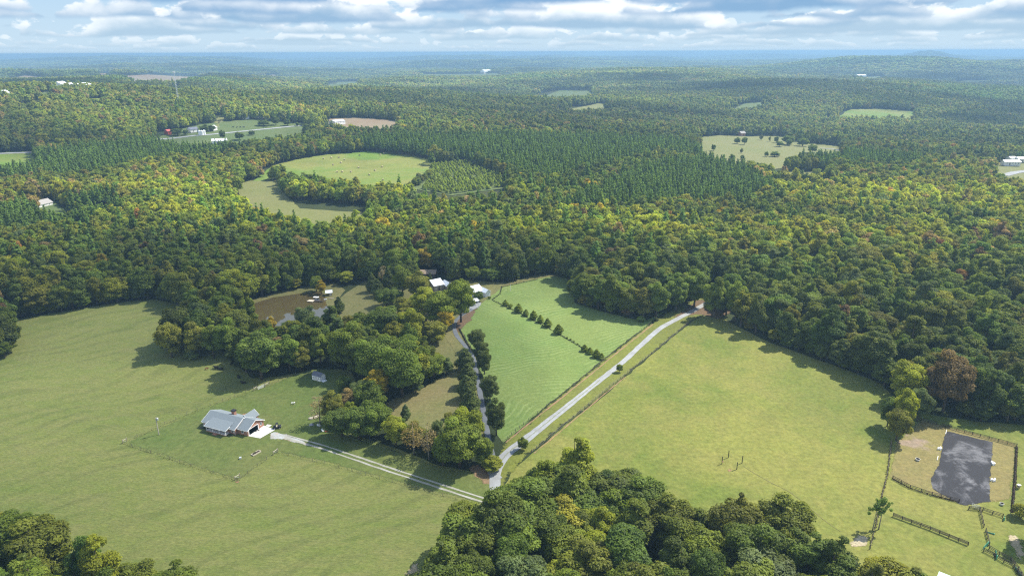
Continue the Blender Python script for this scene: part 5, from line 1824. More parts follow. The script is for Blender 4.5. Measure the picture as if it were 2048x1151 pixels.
def garden_shed():
    p = G(624.5, 758.5)
    rz = frame_dir((624.5, 758.5), (640.5, 763.2))
    t = thing('garden_shed', 'small white garden shed with blue grey roof and white ramp', 'shed', (p.x, p.y, 0), rz)
    L, W = 4.3, 2.9
    w = MB()
    prof = [(0, 0), (0, 1.9), (.75, 2.75), (W / 2, 3.05), (W - .75, 2.75), (W, 1.9), (W, 0)]
    k = len(prof)
    v = [(0, y, z) for y, z in prof] + [(L, y, z) for y, z in prof]
    w.add(v, [tuple(range(k)), tuple(range(2 * k - 1, k - 1, -1))] + [(i, i + k, (i + 1) % k + k, (i + 1) % k) for i in (0, 5, 6)])
    w.build('wall', M['white'], t)
    r = MB()
    for i in range(1, 5):
        (y0, z0), (y1, z1) = prof[i], prof[i + 1]
        r.slab([(-.15, y0, z0 + .06), (L + .15, y0, z0 + .06), (L + .15, y1, z1 + .06), (-.15, y1, z1 + .06)], .05)
    r.build('roof', M['slateroof'], t)
    for x in (.7, 3.5):
        win(t, x, 0, .9, .6, .8, 'x', 1)
    d = MB().box(1.55, 2.65, -.05, 0, .1, 1.8).build('door', M['offwhite'], t)
    MB().box(1.5, 1.56, -.08, 0, .1, 1.85).box(2.64, 2.7, -.08, 0, .1, 1.85).box(2.07, 2.13, -.07, -.051, .1, 1.8).build('door_trim', M['slateroof'], d)
    MB().add([(L + .02, .4, .12), (L + .02, 2.2, .12), (L + 1.6, 2.3, .05), (L + 1.6, .3, .05), (L + .02, .4, .02), (L + .02, 2.2, .02), (L + 1.6, 2.3, .0), (L + 1.6, .3, .0)],
             [(0, 3, 2, 1), (0, 4, 7, 3), (3, 7, 6, 2), (2, 6, 5, 1), (1, 5, 4, 0), (4, 5, 6, 7)]).build('ramp', M['white'], t)


garden_shed()


def plain_building(name, label, cat, a, b, depth, eave, ridge, wall, roof, nwin=3, group=None, trim=None, z0=-1.0, door=True, off=0.0, posts=False):
    """A gabled building whose near long side runs between two places in the photograph."""
    p, q = G(*a), G(*b)
    L = math.hypot(q.x - p.x, q.y - p.y)
    rz = math.atan2(q.y - p.y, q.x - p.x)
    t = thing(name, label, cat, (p.x, p.y, min(p.z, q.z) + off), rz, group)
    if posts:
        for x in np.linspace(.15, L - .15, max(2, int(L / 2.5) + 1)):
            for y in (.15, depth - .15):
                MB().box(x - .09, x + .09, y - .09, y + .09, z0, eave).build('post', wall, t)
    else:
        w = MB()
        gable_walls(w, 0, L, 0, depth, eave, ridge - .05, 'x', z0)
        w.build('wall', wall, t)
        for x in np.linspace(L * .15, L * .85, nwin) if nwin else []:
            win(t, x, 0, eave * .4, min(1.1, L * .12), eave * .38, 'x', 1)
        if door:
            dx = L * .5 if nwin % 2 == 0 else L * .33
            MB().box(dx - .5, dx + .5, -.06, 0, 0, min(2.1, eave * .85)).build('door', M['darkwood'], t)
    gable_roof(t, 'roof', 0, L, 0, depth, eave, ridge, roof, .4, .14, trim)
    return t


# homestead
t = plain_building('farmhouse', 'white metal roofed house beside the hay field', 'house', (947, 595), (966, 590), 8.0, 2.8, 4.9, M['offwhite'], M['whitemetal'], 3, None, M['white'])
MB().box(4.6, 7.6, -3.0, -.02, -.3, .3).build('porch_floor', M['concrete'], t)
w = MB(); gable_walls(w, 5.2, 8.4, -3.4, 1.0, 2.5, 3.6, 'y', -.5); w.build('porch_wall', M['offwhite'], t)
gable_roof(t, 'porch_roof', 5.2, 8.4, -3.4, 3.2, 2.5, 3.9, M['whitemetal'], .3, .1, M['white'], 'y')
plain_building('carport', 'small white carport beside the parking gravel', 'carport', (949, 611), (957, 609), 3.6, 2.3, 2.8, M['polewhite'], M['whitemetal'], posts=True, z0=0.0)
t = plain_building('barn', 'white metal roofed barn behind the homestead shade trees', 'barn', (869, 583), (888, 579), 9.0, 3.2, 5.2, M['wood'], M['whitemetal'], 2)
w = MB(); gable_walls(w, 6.0, 9.5, -3.4, 0.5, 2.8, 4.2, 'y', -.5); w.build('lean_to_wall', M['wood'], t)
gable_roof(t, 'lean_to_roof', 6.0, 9.5, -3.4, 3.0, 2.8, 4.4, M['whitemetal'], .3, .12, None, 'y')
plain_building('long_shed', 'long low shed with brown tin roof at the edge of the woods', 'shed', (840, 556), (871, 556), 6.5, 2.6, 3.9, M['darkwood'], M['brownroof'], 0, door=False)
plain_building('garden_shed', 'white roofed shed half hidden behind the light green tree', 'shed', (818, 655), (838, 652), 5.5, 2.7, 4.0, M['offwhite'], M['whitemetal'], 2)
plain_building('woodland_house', 'long grey roofed house in the woods on the left', 'house', (64, 420), (106, 410), 10.0, 3.0, 5.6, M['offwhite'], M['greyroof'], 5, None, M['white'])
plain_building('hidden_shed', 'white tin roofed shed glimpsed among the left woods', 'shed', (352, 371), (366, 368), 7.0, 3.5, 5.0, M['offwhite'], M['whitemetal'], 2)

# far farms
FARM = [
    ('farmhouse', 'far grey roofed house under the dark silo tree', 'house', (382, 267), (398, 265), 9, 3.0, 5.5, 'offwhite', 'slateroof', 3),
    ('farmhouse', 'far white house right of the dark silo tree', 'house', (427, 263), (435, 261), 8, 3.2, 5.5, 'white', 'whitemetal', 2),
    ('red_barn', 'far red barn left of the silos', 'barn', (337, 271), (344, 270), 8, 3.2, 5.2, 'redwall', 'redroof', 0),
    ('poultry_house', 'long white poultry house glimpsed over the dark pines', 'barn', (425, 290), (455, 289), 12, 3.0, 5.0, 'white', 'whitemetal', 5),
    ('farm_building', 'far white farm building above the pasture trees', 'barn', (512, 238), (535, 236), 14, 4.0, 6.5, 'white', 'whitemetal', 3),
    ('farm_building', 'far small white shed right of the white farm building', 'shed', (536, 240), (546, 239), 10, 3.5, 5.2, 'white', 'whitemetal', 2),
    ('farm_building', 'far white roofed shed behind the tall pasture tree', 'shed', (556, 241), (566, 240), 9, 3.5, 5.2, 'white', 'whitemetal', 2),
    ('metal_barn', 'far long grey metal barn beside the stubble field', 'barn', (671, 252), (691, 249), 14, 4.0, 6.0, 'offwhite', 'galv', 3),
    ('farm_building', 'far white shed left of the farm buildings', 'shed', (493, 240), (499, 239), 8, 3.0, 4.6, 'white', 'whitemetal', 1),
    ('hillside_house', 'far pinkish house at the top of the dry hillside', 'house', (1482, 273), (1491, 273), 9, 3.4, 6.0, 'brick', 'greyroof', 2),
    ('red_roofed_house', 'red roofed house in the woods at the right edge', 'house', (1907, 331), (1929, 331), 11, 3.0, 5.6, 'offwhite', 'redroof', 3),
    ('long_white_shed', 'long white shed nearest the camera in the right edge clearing', 'shed', (2008, 333), (2040, 334), 9, 3.6, 5.2, 'white', 'whitemetal', 5),
    ('long_white_shed', 'white shed behind on the left in the right edge clearing', 'shed', (2021, 326), (2032, 326), 9, 3.6, 5.2, 'white', 'whitemetal', 2),
    ('long_white_shed', 'white shed behind on the right in the right edge clearing', 'shed', (2036, 327), (2052, 327), 9, 3.6, 5.2, 'white', 'whitemetal', 2),
    ('green_roofed_house', 'far pale house in a tiny clearing right of centre', 'house', (1323, 240), (1336, 240), 10, 3.4, 6.0, 'offwhite', 'galv', 2),
    ('far_house', 'far white farmhouse on the left by the small green paddock', 'house', (128, 188), (140, 186), 14, 5.0, 9.0, 'white', 'whitemetal', 2),
    ('far_house', 'far white shed right of the left farmhouse', 'shed', (146, 188), (156, 187), 12, 4.0, 7.0, 'white', 'whitemetal', 2),
    ('poultry_house', 'far long white poultry house on the left', 'barn', (165, 186), (187, 185), 16, 4.0, 7.0, 'white', 'whitemetal', 3),
    ('far_house', 'far white house at the left edge', 'house', (16, 207), (24, 206), 12, 5.0, 8.0, 'white', 'whitemetal', 2),
    ('far_house', 'far white barn above the small green far field', 'barn', (968, 148), (982, 147), 25, 7.0, 12.0, 'white', 'whitemetal', 2),
    ('far_house', 'far white shed on the right wooded hillside', 'shed', (1716, 158), (1732, 157), 22, 6.0, 10.0, 'white', 'whitemetal', 2),
]
for (nm, lb, ct, a, b, dp, ev, rd, wl, rf, nw) in FARM:
    t = plain_building(nm, lb, ct, a, b, dp, ev, rd, M[wl], M[rf], nw)
    t.location.z += 2.0 if a[1] < 345 else 0
    if a[1] < 210:
        t.location.z += 8.0
        MB().box(-.5, 14, -.5, dp + .5, -12, -.5).build('terrace', M['stone'], t)

for k, (bx, by, lb) in enumerate(((400, 271, 'leftmost white grain silo'), (404.5, 271, 'middle white grain silo'), (409, 270, 'right hand white grain silo'))):
    p = G(bx, by)
    t = thing('grain_silo', lb + ' on the far green pasture', 'silo', (p.x, p.y, p.z + 1.0), 0, 'white grain silos')
    MB().lathe([(1.75, -1.5), (1.75, 4.6)], 14).build('drum', M['white'], t)
    MB().lathe([(1.9, 4.6), (0.3, 5.7), (0.3, 6.0)], 14).build('roof', M['whitemetal'], t)
    for z in (1.0, 2.2, 3.4):
        MB().lathe([(1.79, z), (1.79, z + .12)], 14).build('hoop', M['galv'], t)


# ------------------------------------------------------------------ masts and poles
def utility_pole(bx, by, h, label, mat, transformer=True, arm=False, w=.14):
    p = G(bx, by)
    t = thing('utility_pole', label, 'pole', (p.x, p.y, p.z), 0.5)
    MB().tube([(0, 0, -.5), (0, 0, h * .5), (0, 0, h)], [w * 1.15, w, w * .85], 8).build('shaft', mat, t)
    if transformer:
        b = MB().lathe([(.27, h - 1.15), (.30, h - 1.0), (.30, h - .35), (.2, h - .25)], 10, (.42, 0, 0)).build('transformer', M['galv'], t)
        MB().tube([(.42, 0, h - .26), (.42, 0, h + .05)], .05, 6).build('insulator', M['offwhite'], b)
    if arm:
        MB().bar((-.7, 0, h - .25), (.7, 0, h - .25), .1).build('crossarm', mat, t)
    return t


utility_pole(318, 869, 6.5, 'pale wooden utility pole with transformer on the house lawn', M['pole'])
utility_pole(824, 673, 6.3, 'thin white topped pole standing among the homestead trees', M['polewhite'], True)
utility_pole(1021, 582, 4.0, 'slim white pole at the top of the hay field', M['polewhite'], False, False, .08)
utility_pole(957, 617, 3.4, 'short white post beside the carport', M['polewhite'], False, False, .09)


def mast(bx, by, h, label, w=1.6):
    p = G(bx, by)
    h = min(h, 121.0 - p.z)
    t = thing('radio_mast', label, 'mast', (p.x, p.y, p.z), 0.3)
    for k in range(3):
        a = k * 2 * math.pi / 3
        MB().tube([(math.cos(a) * w, math.sin(a) * w, -1), (math.cos(a) * w * .35, math.sin(a) * w * .35, h)], [.18, .12], 5).build('mast_leg', M['galv'], t)
    br = MB()
    for i in range(int(h / 4)):
        z0, z1 = i * 4.0, i * 4.0 + 4.0
        for k in range(3):
            a, b = k * 2 * math.pi / 3, (k + 1) * 2 * math.pi / 3
            w0 = w * (1 - .65 * z0 / h); w1 = w * (1 - .65 * z1 / h)
            br.bar((math.cos(a) * w0, math.sin(a) * w0, z0), (math.cos(b) * w1, math.sin(b) * w1, z1), .12)
    br.build('bracing', M['galv'], t)
    hd = MB()
    for k in range(6):
        a = k * math.pi / 3
        hd.box(math.cos(a) * 1.6 - .25, math.cos(a) * 1.6 + .25, math.sin(a) * 1.6 - .25, math.sin(a) * 1.6 + .25, h - 2.6, h)
    hd.build('antenna', M['white'], t)


mast(359, 216, 55, 'tall lattice radio mast above the woods left of centre')
mast(819, 139, 80, 'faint far radio mast on the hazy plain at centre', 3.0)
mast(1672, 172, 70, 'faint radio mast before the right wooded hill', 2.2)

# ------------------------------------------------------------------ fences
def px_line(pts):
    return [G(*p) for p in pts]


def along(pts, sp):
    """Evenly spaced ground points along a polyline."""
    out = []
    for i in range(len(pts) - 1):
        a, b = pts[i], pts[i + 1]
        n = max(1, round((b - a).length / sp))
        for k in range(n):
            out.append(a.lerp(b, k / n))
    out.append(pts[-1])
    return out


def fence(name, label, pts, sp, h, post_w, mat, rails=3, wires=0, weeds=None, rail_mat=None, group=None):
    """Posts one by one; boards bay by bay; wires as one strand each; weeds along the foot as stuff."""
    P = along(px_line(pts), sp)
    o0 = P[0]
    t = thing(name, label, 'fence', o0, 0, group)
    pm = MB().box(-post_w / 2, post_w / 2, -post_w / 2, post_w / 2, -.3, h)
    pme = mesh_from('post', pm.v, pm.f, [mat])
    for i, p in enumerate(P):
        q = link('post', pme, t)
        q.location = p - o0
        q.rotation_euler = (random.uniform(-.03, .03), random.uniform(-.03, .03), random.uniform(0, 1))
        q.scale = (1, 1, random.uniform(.93, 1.06))
    for i in range(len(P) - 1):
        a, b = P[i] - o0, P[i + 1] - o0
        for k in range(rails):
            z = h * (.28 + .62 * k / max(1, rails - 1)) + random.uniform(-.03, .03)
            MB().bar(a + Vector((0, 0, z)), b + Vector((0, 0, z + random.uniform(-.03, .03))), .045, .15 if mat is M['darkwood'] else .065).build('rail', rail_mat or mat, t)
    for k in range(wires):
        z = h * (.2 + .75 * k / max(1, wires - 1))
        MB().tube([p - o0 + Vector((0, 0, z)) for p in P], .006, 3).build('wire', M['fencegrey'], t)
    if weeds:
        mb = MB()
        tot = sum((P[i + 1] - P[i]).length for i in range(len(P) - 1))
        for k in range(int(tot * weeds[0])):
            i = random.randrange(len(P) - 1)
            q = P[i].lerp(P[i + 1], random.random()) - o0
            x, y = q.x + random.gauss(0, .16), q.y + random.gauss(0, .16)
            hh = weeds[1] * random.uniform(.3, .9); ww = random.uniform(.08, .25); a = random.uniform(0, 6.28)
            mb.add([(x - math.cos(a) * ww, y - math.sin(a) * ww, -.02), (x + math.cos(a) * ww, y + math.sin(a) * ww, -.02), (x + random.uniform(-.15, .15), y + random.uniform(-.15, .15), hh)], [(0, 1, 2)])
        w = mb.build('weeds', weeds[2], t)
        w['kind'] = 'stuff'
    return t


M['weed'] = simple_mat('rank_weeds', (0.050, 0.055, 0.020), 0.95, 0, 0.4, 1.0)
M['weedtan'] = simple_mat('dry_weeds', (0.17, 0.12, 0.06), 0.95, 0, 0.4, 1.0)
M['fencegrey'] = simple_mat('grey_fence_board', (0.17, 0.15, 0.125), 0.9, 0, 0.3, 2.0)

fence('wire_fence', 'wire fence along the far side of the house lawn', [(246, 886), (330, 848), (395, 820), (470, 793), (513, 778)], 4.5, 1.15, .09, M['fencegrey'], 0, 4, (4, .26, M['weed']))
fence('wire_fence', 'wire fence along the lower left side of the house lawn', [(246, 887), (360, 925), (474, 961)], 4.5, 1.15, .09, M['fencegrey'], 0, 4, (6, .26, M['weed']))
fence('wire_fence', 'wire fence along the lower right side of the house lawn', [(476, 961), (515, 932), (552, 905)], 4.5, 1.15, .09, M['fencegrey'], 0, 4, (3, .26, M['weed']))
fence('wire_fence', 'wire fence between the pasture and the two track drive', [(553, 905), (650, 927), (760, 957), (860, 984), (965, 1014)], 4.5, 1.15, .09, M['fencegrey'], 0, 4, (4, .26, M['weed']))
fence('wire_fence', 'wire fence from the pasture gate to the shed trees', [(540, 768), (575, 756), (608, 744)], 4.5, 1.15, .09, M['fencegrey'], 0, 4, (3, .26, M['weed']))
fence('roadside_fence', 'post fence between the hay field and the gravel road', [(1006, 884), (1047, 849), (1110, 800), (1180, 744), (1241, 694), (1303, 646)], 2.8, 1.2, .11, M['fencegrey'], 0, 3, (5, .3, M['weed']))
fence('roadside_fence', 'board fence along the meadow side of the gravel road', [(1063, 905), (1130, 850), (1212, 781), (1248, 752), (1324, 691), (1380, 644)], 2.8, 1.2,   .11, M['fencegrey'], 2, 0, (3, .22, M['weed']))
ribbon('bare_strip', gpoly([(1012, 884), (1050, 853), (1112, 804), (1183, 747), (1244, 697), (1306, 648)]), 0.55, 0.075, M['dirt'], 'bare strip of orange soil along the hay field fence', jit=.15)
ribbon('bare_strip', gpoly([(1068, 906), (1134, 851), (1216, 782), (1251, 753)]), 0.35, 0.075, M['dirt'], 'bare strip along the meadow fence', jit=.15)
fence('wire_fence', 'weedy wire fence at the house end of the hay field', [(1075, 559), (1003, 574), (1000, 588), (984, 600)], 5, 1.1, .12, M['fencegrey'], 0, 3, (13, .7, M['weed']))
fence('wire_fence', 'wire fence hidden in the hedge across the hay field', [(984, 600), (1040, 627), (1100, 658), (1160, 693), (1207, 719)], 6, 1.1, .12, M['fencegrey'], 0, 3, (13, .7, M['weed']))
fence('wire_fence', 'wire fence between the asphalt drive and the hay field', [(918, 657), (930, 680), (940, 697)], 5, 1.1, .12, M['fencegrey'], 0, 3, (30, .9, M['weed']))
B = M['darkwood']
fence('board_fence', 'short dark board fence left of the gap above the arena', [(1838, 840), (1873, 849)], 2.4, 1.2, .15, B, 3)
fence('board_fence', 'long dark board fence along the top of the arena', [(1883, 852), (1960, 873), (2033, 893)], 2.4, 1.2, .15, B, 3)
fence('board_fence', 'weedy board fence along the right side of the arena', [(2033, 893), (2030, 950), (2024, 1024)], 2.4, 1.2, .15, B, 2, 0, (60, .6, M['weedtan']))
fence('board_fence', 'dark board fence curving below the arena on the left', [(1785, 957), (1820, 976), (1864, 990), (1918, 1004)], 2.4, 1.2, .15, B, 3, 0, (30, .4, M['weedtan']))
fence('board_fence', 'dark board fence below the arena on the right', [(1937, 1018), (1965, 1021), (2005, 1034)], 2.4, 1.2, .15, B, 3)
fence('board_fence', 'dark board fence running down from the arena corner', [(1959, 1020), (1963, 1037), (1967, 1054)], 2.0, 1.2, .15, B, 3)
fence('board_fence', 'dark board fence below the bare soil gap', [(1971, 1062), (1975, 1076), (1978, 1090)], 2.0, 1.2, .15, B, 3)
fence('board_fence', 'outer dark board fence curving to the bottom right corner', [(1967, 1102), (1989, 1113), (2007, 1124), (2027, 1134), (2042, 1155), (2050, 1175)], 2.2, 1.2, .16, B, 3)
fence('board_fence', 'inner dark board fence curving to the bottom right corner', [(1978, 1097), (1998, 1109), (2021, 1121), (2036, 1139), (2048, 1160)], 2.2, 1.2, .16, B, 3)
fence('board_fence', 'straight dark board fence across the lower paddock', [(1786, 1032), (1860, 1059), (1936, 1090)], 2.4, 1.2, .15, B, 4)
fence('wire_fence', 'pale wire fence between the meadow and the arena paddock', [(1783, 882), (1774, 952), (1762, 998)], 3, 1.3, .1, M['fencegrey'], 1, 4, (20, .35, M['weedtan']))
fence('wire_fence', 'wire fence passing the two tall pines', [(1760, 1012), (1750, 1055), (1740, 1097)], 3, 1.3, .1, M['fencegrey'], 1, 4, (14, .35, M['weedtan']))


def brace(bx, by, ex, ey, label):
    """A pale H-brace that ends a wire fence."""
    p, q = G(bx, by), G(ex, ey)
    t = thing('fence_brace', label, 'fence brace', p)
    d = q - p
    for v in (Vector((0, 0, 0)), d):
        MB().tube([v + Vector((0, 0, -.3)), v + Vector((0, 0, 1.45))], .11, 7).build('post', M['wood'], t)
    MB().bar(Vector((0, 0, 1.1)), d + Vector((0, 0, 1.1)), .14).build('rail', M['palewood'], t)
    MB().bar(Vector((0, 0, 1.0)), d + Vector((0, 0, .15)), .05).build('stay', M['galv'], t)


brace(246, 886, 254, 882, 'pale wooden fence brace at the left corner of the lawn')
brace(470, 960, 480, 954, 'pale wooden fence brace at the bottom corner of the lawn')
brace(547, 909, 556, 903, 'pale wooden fence brace right of the raised bed')
brace(508, 781, 514, 778, 'small fence brace left of the pasture gate')
brace(531, 773, 538, 769, 'small fence brace right of the pasture gate')


def metal_gate(a, b, label, h=1.25, mat=None):
    p, q = G(*a), G(*b)
    t = thing('metal_gate', label, 'gate', p)
    d = q - p
    up = Vector((0, 0, 1))
    for k in range(6):
        MB().tube([up * (.15 + k * (h - .15) / 5), d + up * (.15 + k * (h - .15) / 5)], .035, 5).build('bar', mat or M['galv'], t)
    for f in (0, .5, 1):
        MB().tube([d * f + up * .1, d * f + up * h], .04, 5).build('upright', mat or M['galv'], t)


metal_gate((516, 779), (530, 773), 'silver metal gate in the pasture fence')
metal_gate((1943, 1013), (1958, 1018), 'pale metal gate at the bottom of the arena')

# ------------------------------------------------------------------ things on the lawn
def raised_bed():
    p = G(507, 912)
    rz = frame_dir((507, 912), (521, 904))
    t = thing('raised_bed', 'long wooden raised garden bed with dark plants', 'garden bed', p, rz)
    L, W = 3.0, 1.2
    for (x0, x1, y0, y1) in ((0, L, 0, .12), (0, L, W - .12, W), (0, .12, .122, W - .122), (L - .12, L, .122, W - .122)):
        MB().box(x0, x1, y0, y1, 0, .45).build('plank', M['palewood'], t)
    MB().box(.13, L - .13, .13, W - .13, 0, .32).build('soil', M['soil'], t)
    for k in range(9):
        f = MB()
        x, y = random.uniform(.4, L - .4), random.uniform(.3, W - .3)
        for j in range(7):
            a = j * .9
            f.add([(x, y, .3), (x + math.cos(a) * .25, y + math.sin(a) * .25, .6), (x + math.cos(a + .5) * .2, y + math.sin(a + .5) * .2, .5)], [(0, 1, 2)])
        f.build('plant', M['weed'], t)


raised_bed()


def utv():
    p = G(546.5, 858.5)
    rz = frame_dir((546.5, 858.5), (560, 857))
    t = thing('utility_vehicle', 'black utility vehicle parked beside the garage slab', 'utility vehicle', p, rz)
    MB().box(0, 2.5, 0, 1.35, .35, .72).box(1.55, 2.5, .08, 1.27, .72, .98).box(0.0, .85, .06, 1.29, .72, .95).build('body', M['black'], t)
    for x in (.45, 2.05):
        for y in (.0, 1.35):
            w = MB().tube([(x, y - .13, .33), (x, y + .13, .33)], .33, 12).build('wheel', M['rubbertyre'], t)
            MB().tube([(x, y - .14, .33), (x, y + .14, .33)], .15, 8).build('rim', M['galv'], w)
    for (x, y) in ((.85, .1), (.85, 1.25), (1.7, .1), (1.7, 1.25)):
        MB().tube([(x, y, .7), (x + (.1 if x < 1 else -.15), y, 1.8)], .03, 5).build('roll_bar', M['black'], t)
    MB().box(.85, 1.65, .05, 1.3, 1.8, 1.86).build('roof', M['black'], t)
    for y in (.38, .95):
        MB().box(.95, 1.35, y - .22, y + .22, .72, .9).box(.88, 1.0, y - .22, y + .22, .9, 1.35).build('seat', M['palewood'], t)
    MB().tube([(1.5, .38, .95), (1.4, .38, 1.15)], .02, 5).build('steering_column', M['black'], t)
    MB().box(2.49, 2.53, .15, .4, .75, .88).build('headlight', M['offwhite'], t)
    MB().box(2.49, 2.53, .95, 1.2, .75, .88).build('headlight', M['offwhite'], t)


utv()


def boat():
    p = G(617, 839)
    rz = frame_dir((617, 839), (634, 834))
    t = thing('rowing_boat', 'pale upturned boat lying at the corner of the trees', 'boat', p, rz)
    st = [(0, .1, .10), (.4, .45, .05), (1.2, .62, 0), (2.4, .64, 0), (3.3, .5, .05), (3.7, .2, .14)]
    vs, fs = [], []
    for x, w, z in st:
        for k in range(7):
            a = math.pi * k / 6
            vs.append((x, -math.cos(a) * w, z + .15 + math.sin(a) ** .7 * .55))
    for i in range(len(st) - 1):
        for k in range(6):
            a = i * 7 + k
            fs.append((a, a + 7, a + 8, a + 1))
    fs += [tuple(range(7)), tuple(range(41, 34, -1))]
    MB().add(vs, fs).build('hull', M['palewood'], t, True)
    MB().bar((.2, 0, .80), (3.6, 0, .80), .06, .1).build('keel', M['offwhite'], t)
    for x in (.9, 2.9):
        MB().box(x - .1, x + .1, -.6, .6, 0, .16).build('support', M['darkwood'], t)


boat()


def clutter():
    p = G(623, 850)
    t = thing('covered_mower', 'grey tarp covered heap on the grass by the trees', 'covered mower', p)
    tv, tf = [], []
    rng = np.random.RandomState(3)
    for i in range(7):
        for j in range(6):
            x, y = i / 6 * 1.6 - .8, j / 5 * 1.1 - .55
            z = .75 * max(0, 1 - (abs(x) / .85) ** 3) * max(0, 1 - (abs(y) / .6) ** 3) + rng.uniform(-.05, .05)
            tv.append((x, y, max(z, .02)))
    for i in range(6):
        for j in range(5):
            a = i * 6 + j
            tf.append((a, a + 6, a + 7, a + 1))
    MB().add(tv, tf).build('tarp', M['canvas'], t, True)
    MB().box(-.6, .6, -.35, .35, .05, .4).build('body', M['black'], t)
    p = G(635.5, 852)
    for k, (dx, dy, lb) in enumerate(((0, 0, 'left hand small white chair by the trees'), (.7, -.2, 'right hand small white chair by the trees'))):
        t = thing('lawn_chair', lb, 'chair', (p.x + dx, p.y + dy, 0), .4 + k * .5, 'white chairs by the trees')
        MB().box(-.25, .25, -.25, .25, .38, .43).build('seat', M['white'], t)
        MB().box(-.25, .25, .2, .26, .43, .95).build('backrest', M['white'], t)
        for x in (-.2, .2):
            for y in (-.2, .2):
                MB().box(x - .03, x + .03, y - .03, y + .03, 0, .38).build('leg', M['white'], t)
    p = G(647, 861)
    t = thing('paddling_pool', 'round light blue paddling pool leaning by the trees', 'paddling pool', (p.x, p.y, 0))
    a = MB().lathe([(.05, .05), (.55, .05), (.62, .35), (.68, .36), (.60, .02), (.05, .0)], 16, cap=False).build('basin', M['blue'], t)
    MB().lathe([(.62, .34), (.70, .36), (.70, .40), (.62, .40)], 16, cap=False).build('rim', M['white'], t)
    t.rotation_euler = (math.radians(28), 0, .3)
    t.location.z = .32
    p = G(653, 863)
    t = thing('toy_wagon', 'small red toy wagon beside the paddling pool', 'wagon', (p.x, p.y, 0), .8)
    MB().box(-.45, .45, -.25, .25, .22, .27).box(-.45, .45, -.27, -.23, .27, .45).box(-.45, .45, .23, .27, .27, .45).box(-.47, -.43, -.23, .23, .27, .45).box(.43, .47, -.23, .23, .27, .45).build('tray', M['redplastic'], t)
    for x in (-.3, .3):
        for y in (-.27, .27):
            MB().tube([(x, y - .03, .12), (x, y + .03, .12)], .12, 9).build('wheel', M['rubbertyre'], t)
    MB().tube([(.45, 0, .22), (.95, 0, .5)], .02, 5).build('handle', M['black'], t)
    p = G(481, 917)
    t = thing('utility_box', 'pale grey utility box on the lawn left of the raised bed', 'utility box', (p.x, p.y, 0), .4)
    MB().box(-.3, .3, -.3, .3, 0, .55).build('cabinet', M['offwhite'], t)
    MB().box(-.33, .33, -.33, .33, .55, .62).build('lid', M['galv'], t)
    p = G(584.5, 808)  # two small pale ornaments, each a basin on a stem
    for k, (dx, lb) in enumerate(((0, 'left hand little pale ornament on the back lawn'), (.75, 'right hand little pale ornament on the back lawn'))):
        t = thing('lawn_ornament', lb, 'bird bath', (p.x + dx, p.y + dx * .2, 0), 0, 'pale ornaments on the back lawn')
        MB().lathe([(.2, 0), (.09, .12), (.08, .5), (.12, .55)], 9).build('stem', M['stone'], t)
        MB().lathe([(.12, .55), (.33, .68), (.33, .72), (.1, .64)], 11).build('basin', M['offwhite'], t)
    p = G(455, 871)
    p = G(512, 862)
    t = thing('bicycle', 'child bicycle lying on the concrete slab before the garage', 'bicycle', (p.x, p.y, .13), .7)
    for x in (0, .95):
        MB().lathe([(.27, 0.02), (.30, .05), (.27, .08), (.24, .05), (.27, .02)], 14, (x, 0, 0), False).build('wheel', M['rubbertyre'], t)
    MB().bar((0, 0, .05), (.35, .35, .1), .04).bar((.35, .35, .1), (.8, .35, .1), .04).bar((.8, .35, .1), (.95, 0, .05), .04).bar((.35, .35, .1), (.5, 0, .06), .04).bar((.5, 0, .06), (.8, .35, .1), .04).build('frame', M['black'], t)
    MB().bar((.8, .5, .0), (.8, .5, .4), .03).build('handlebar', M['black'], t)


clutter()


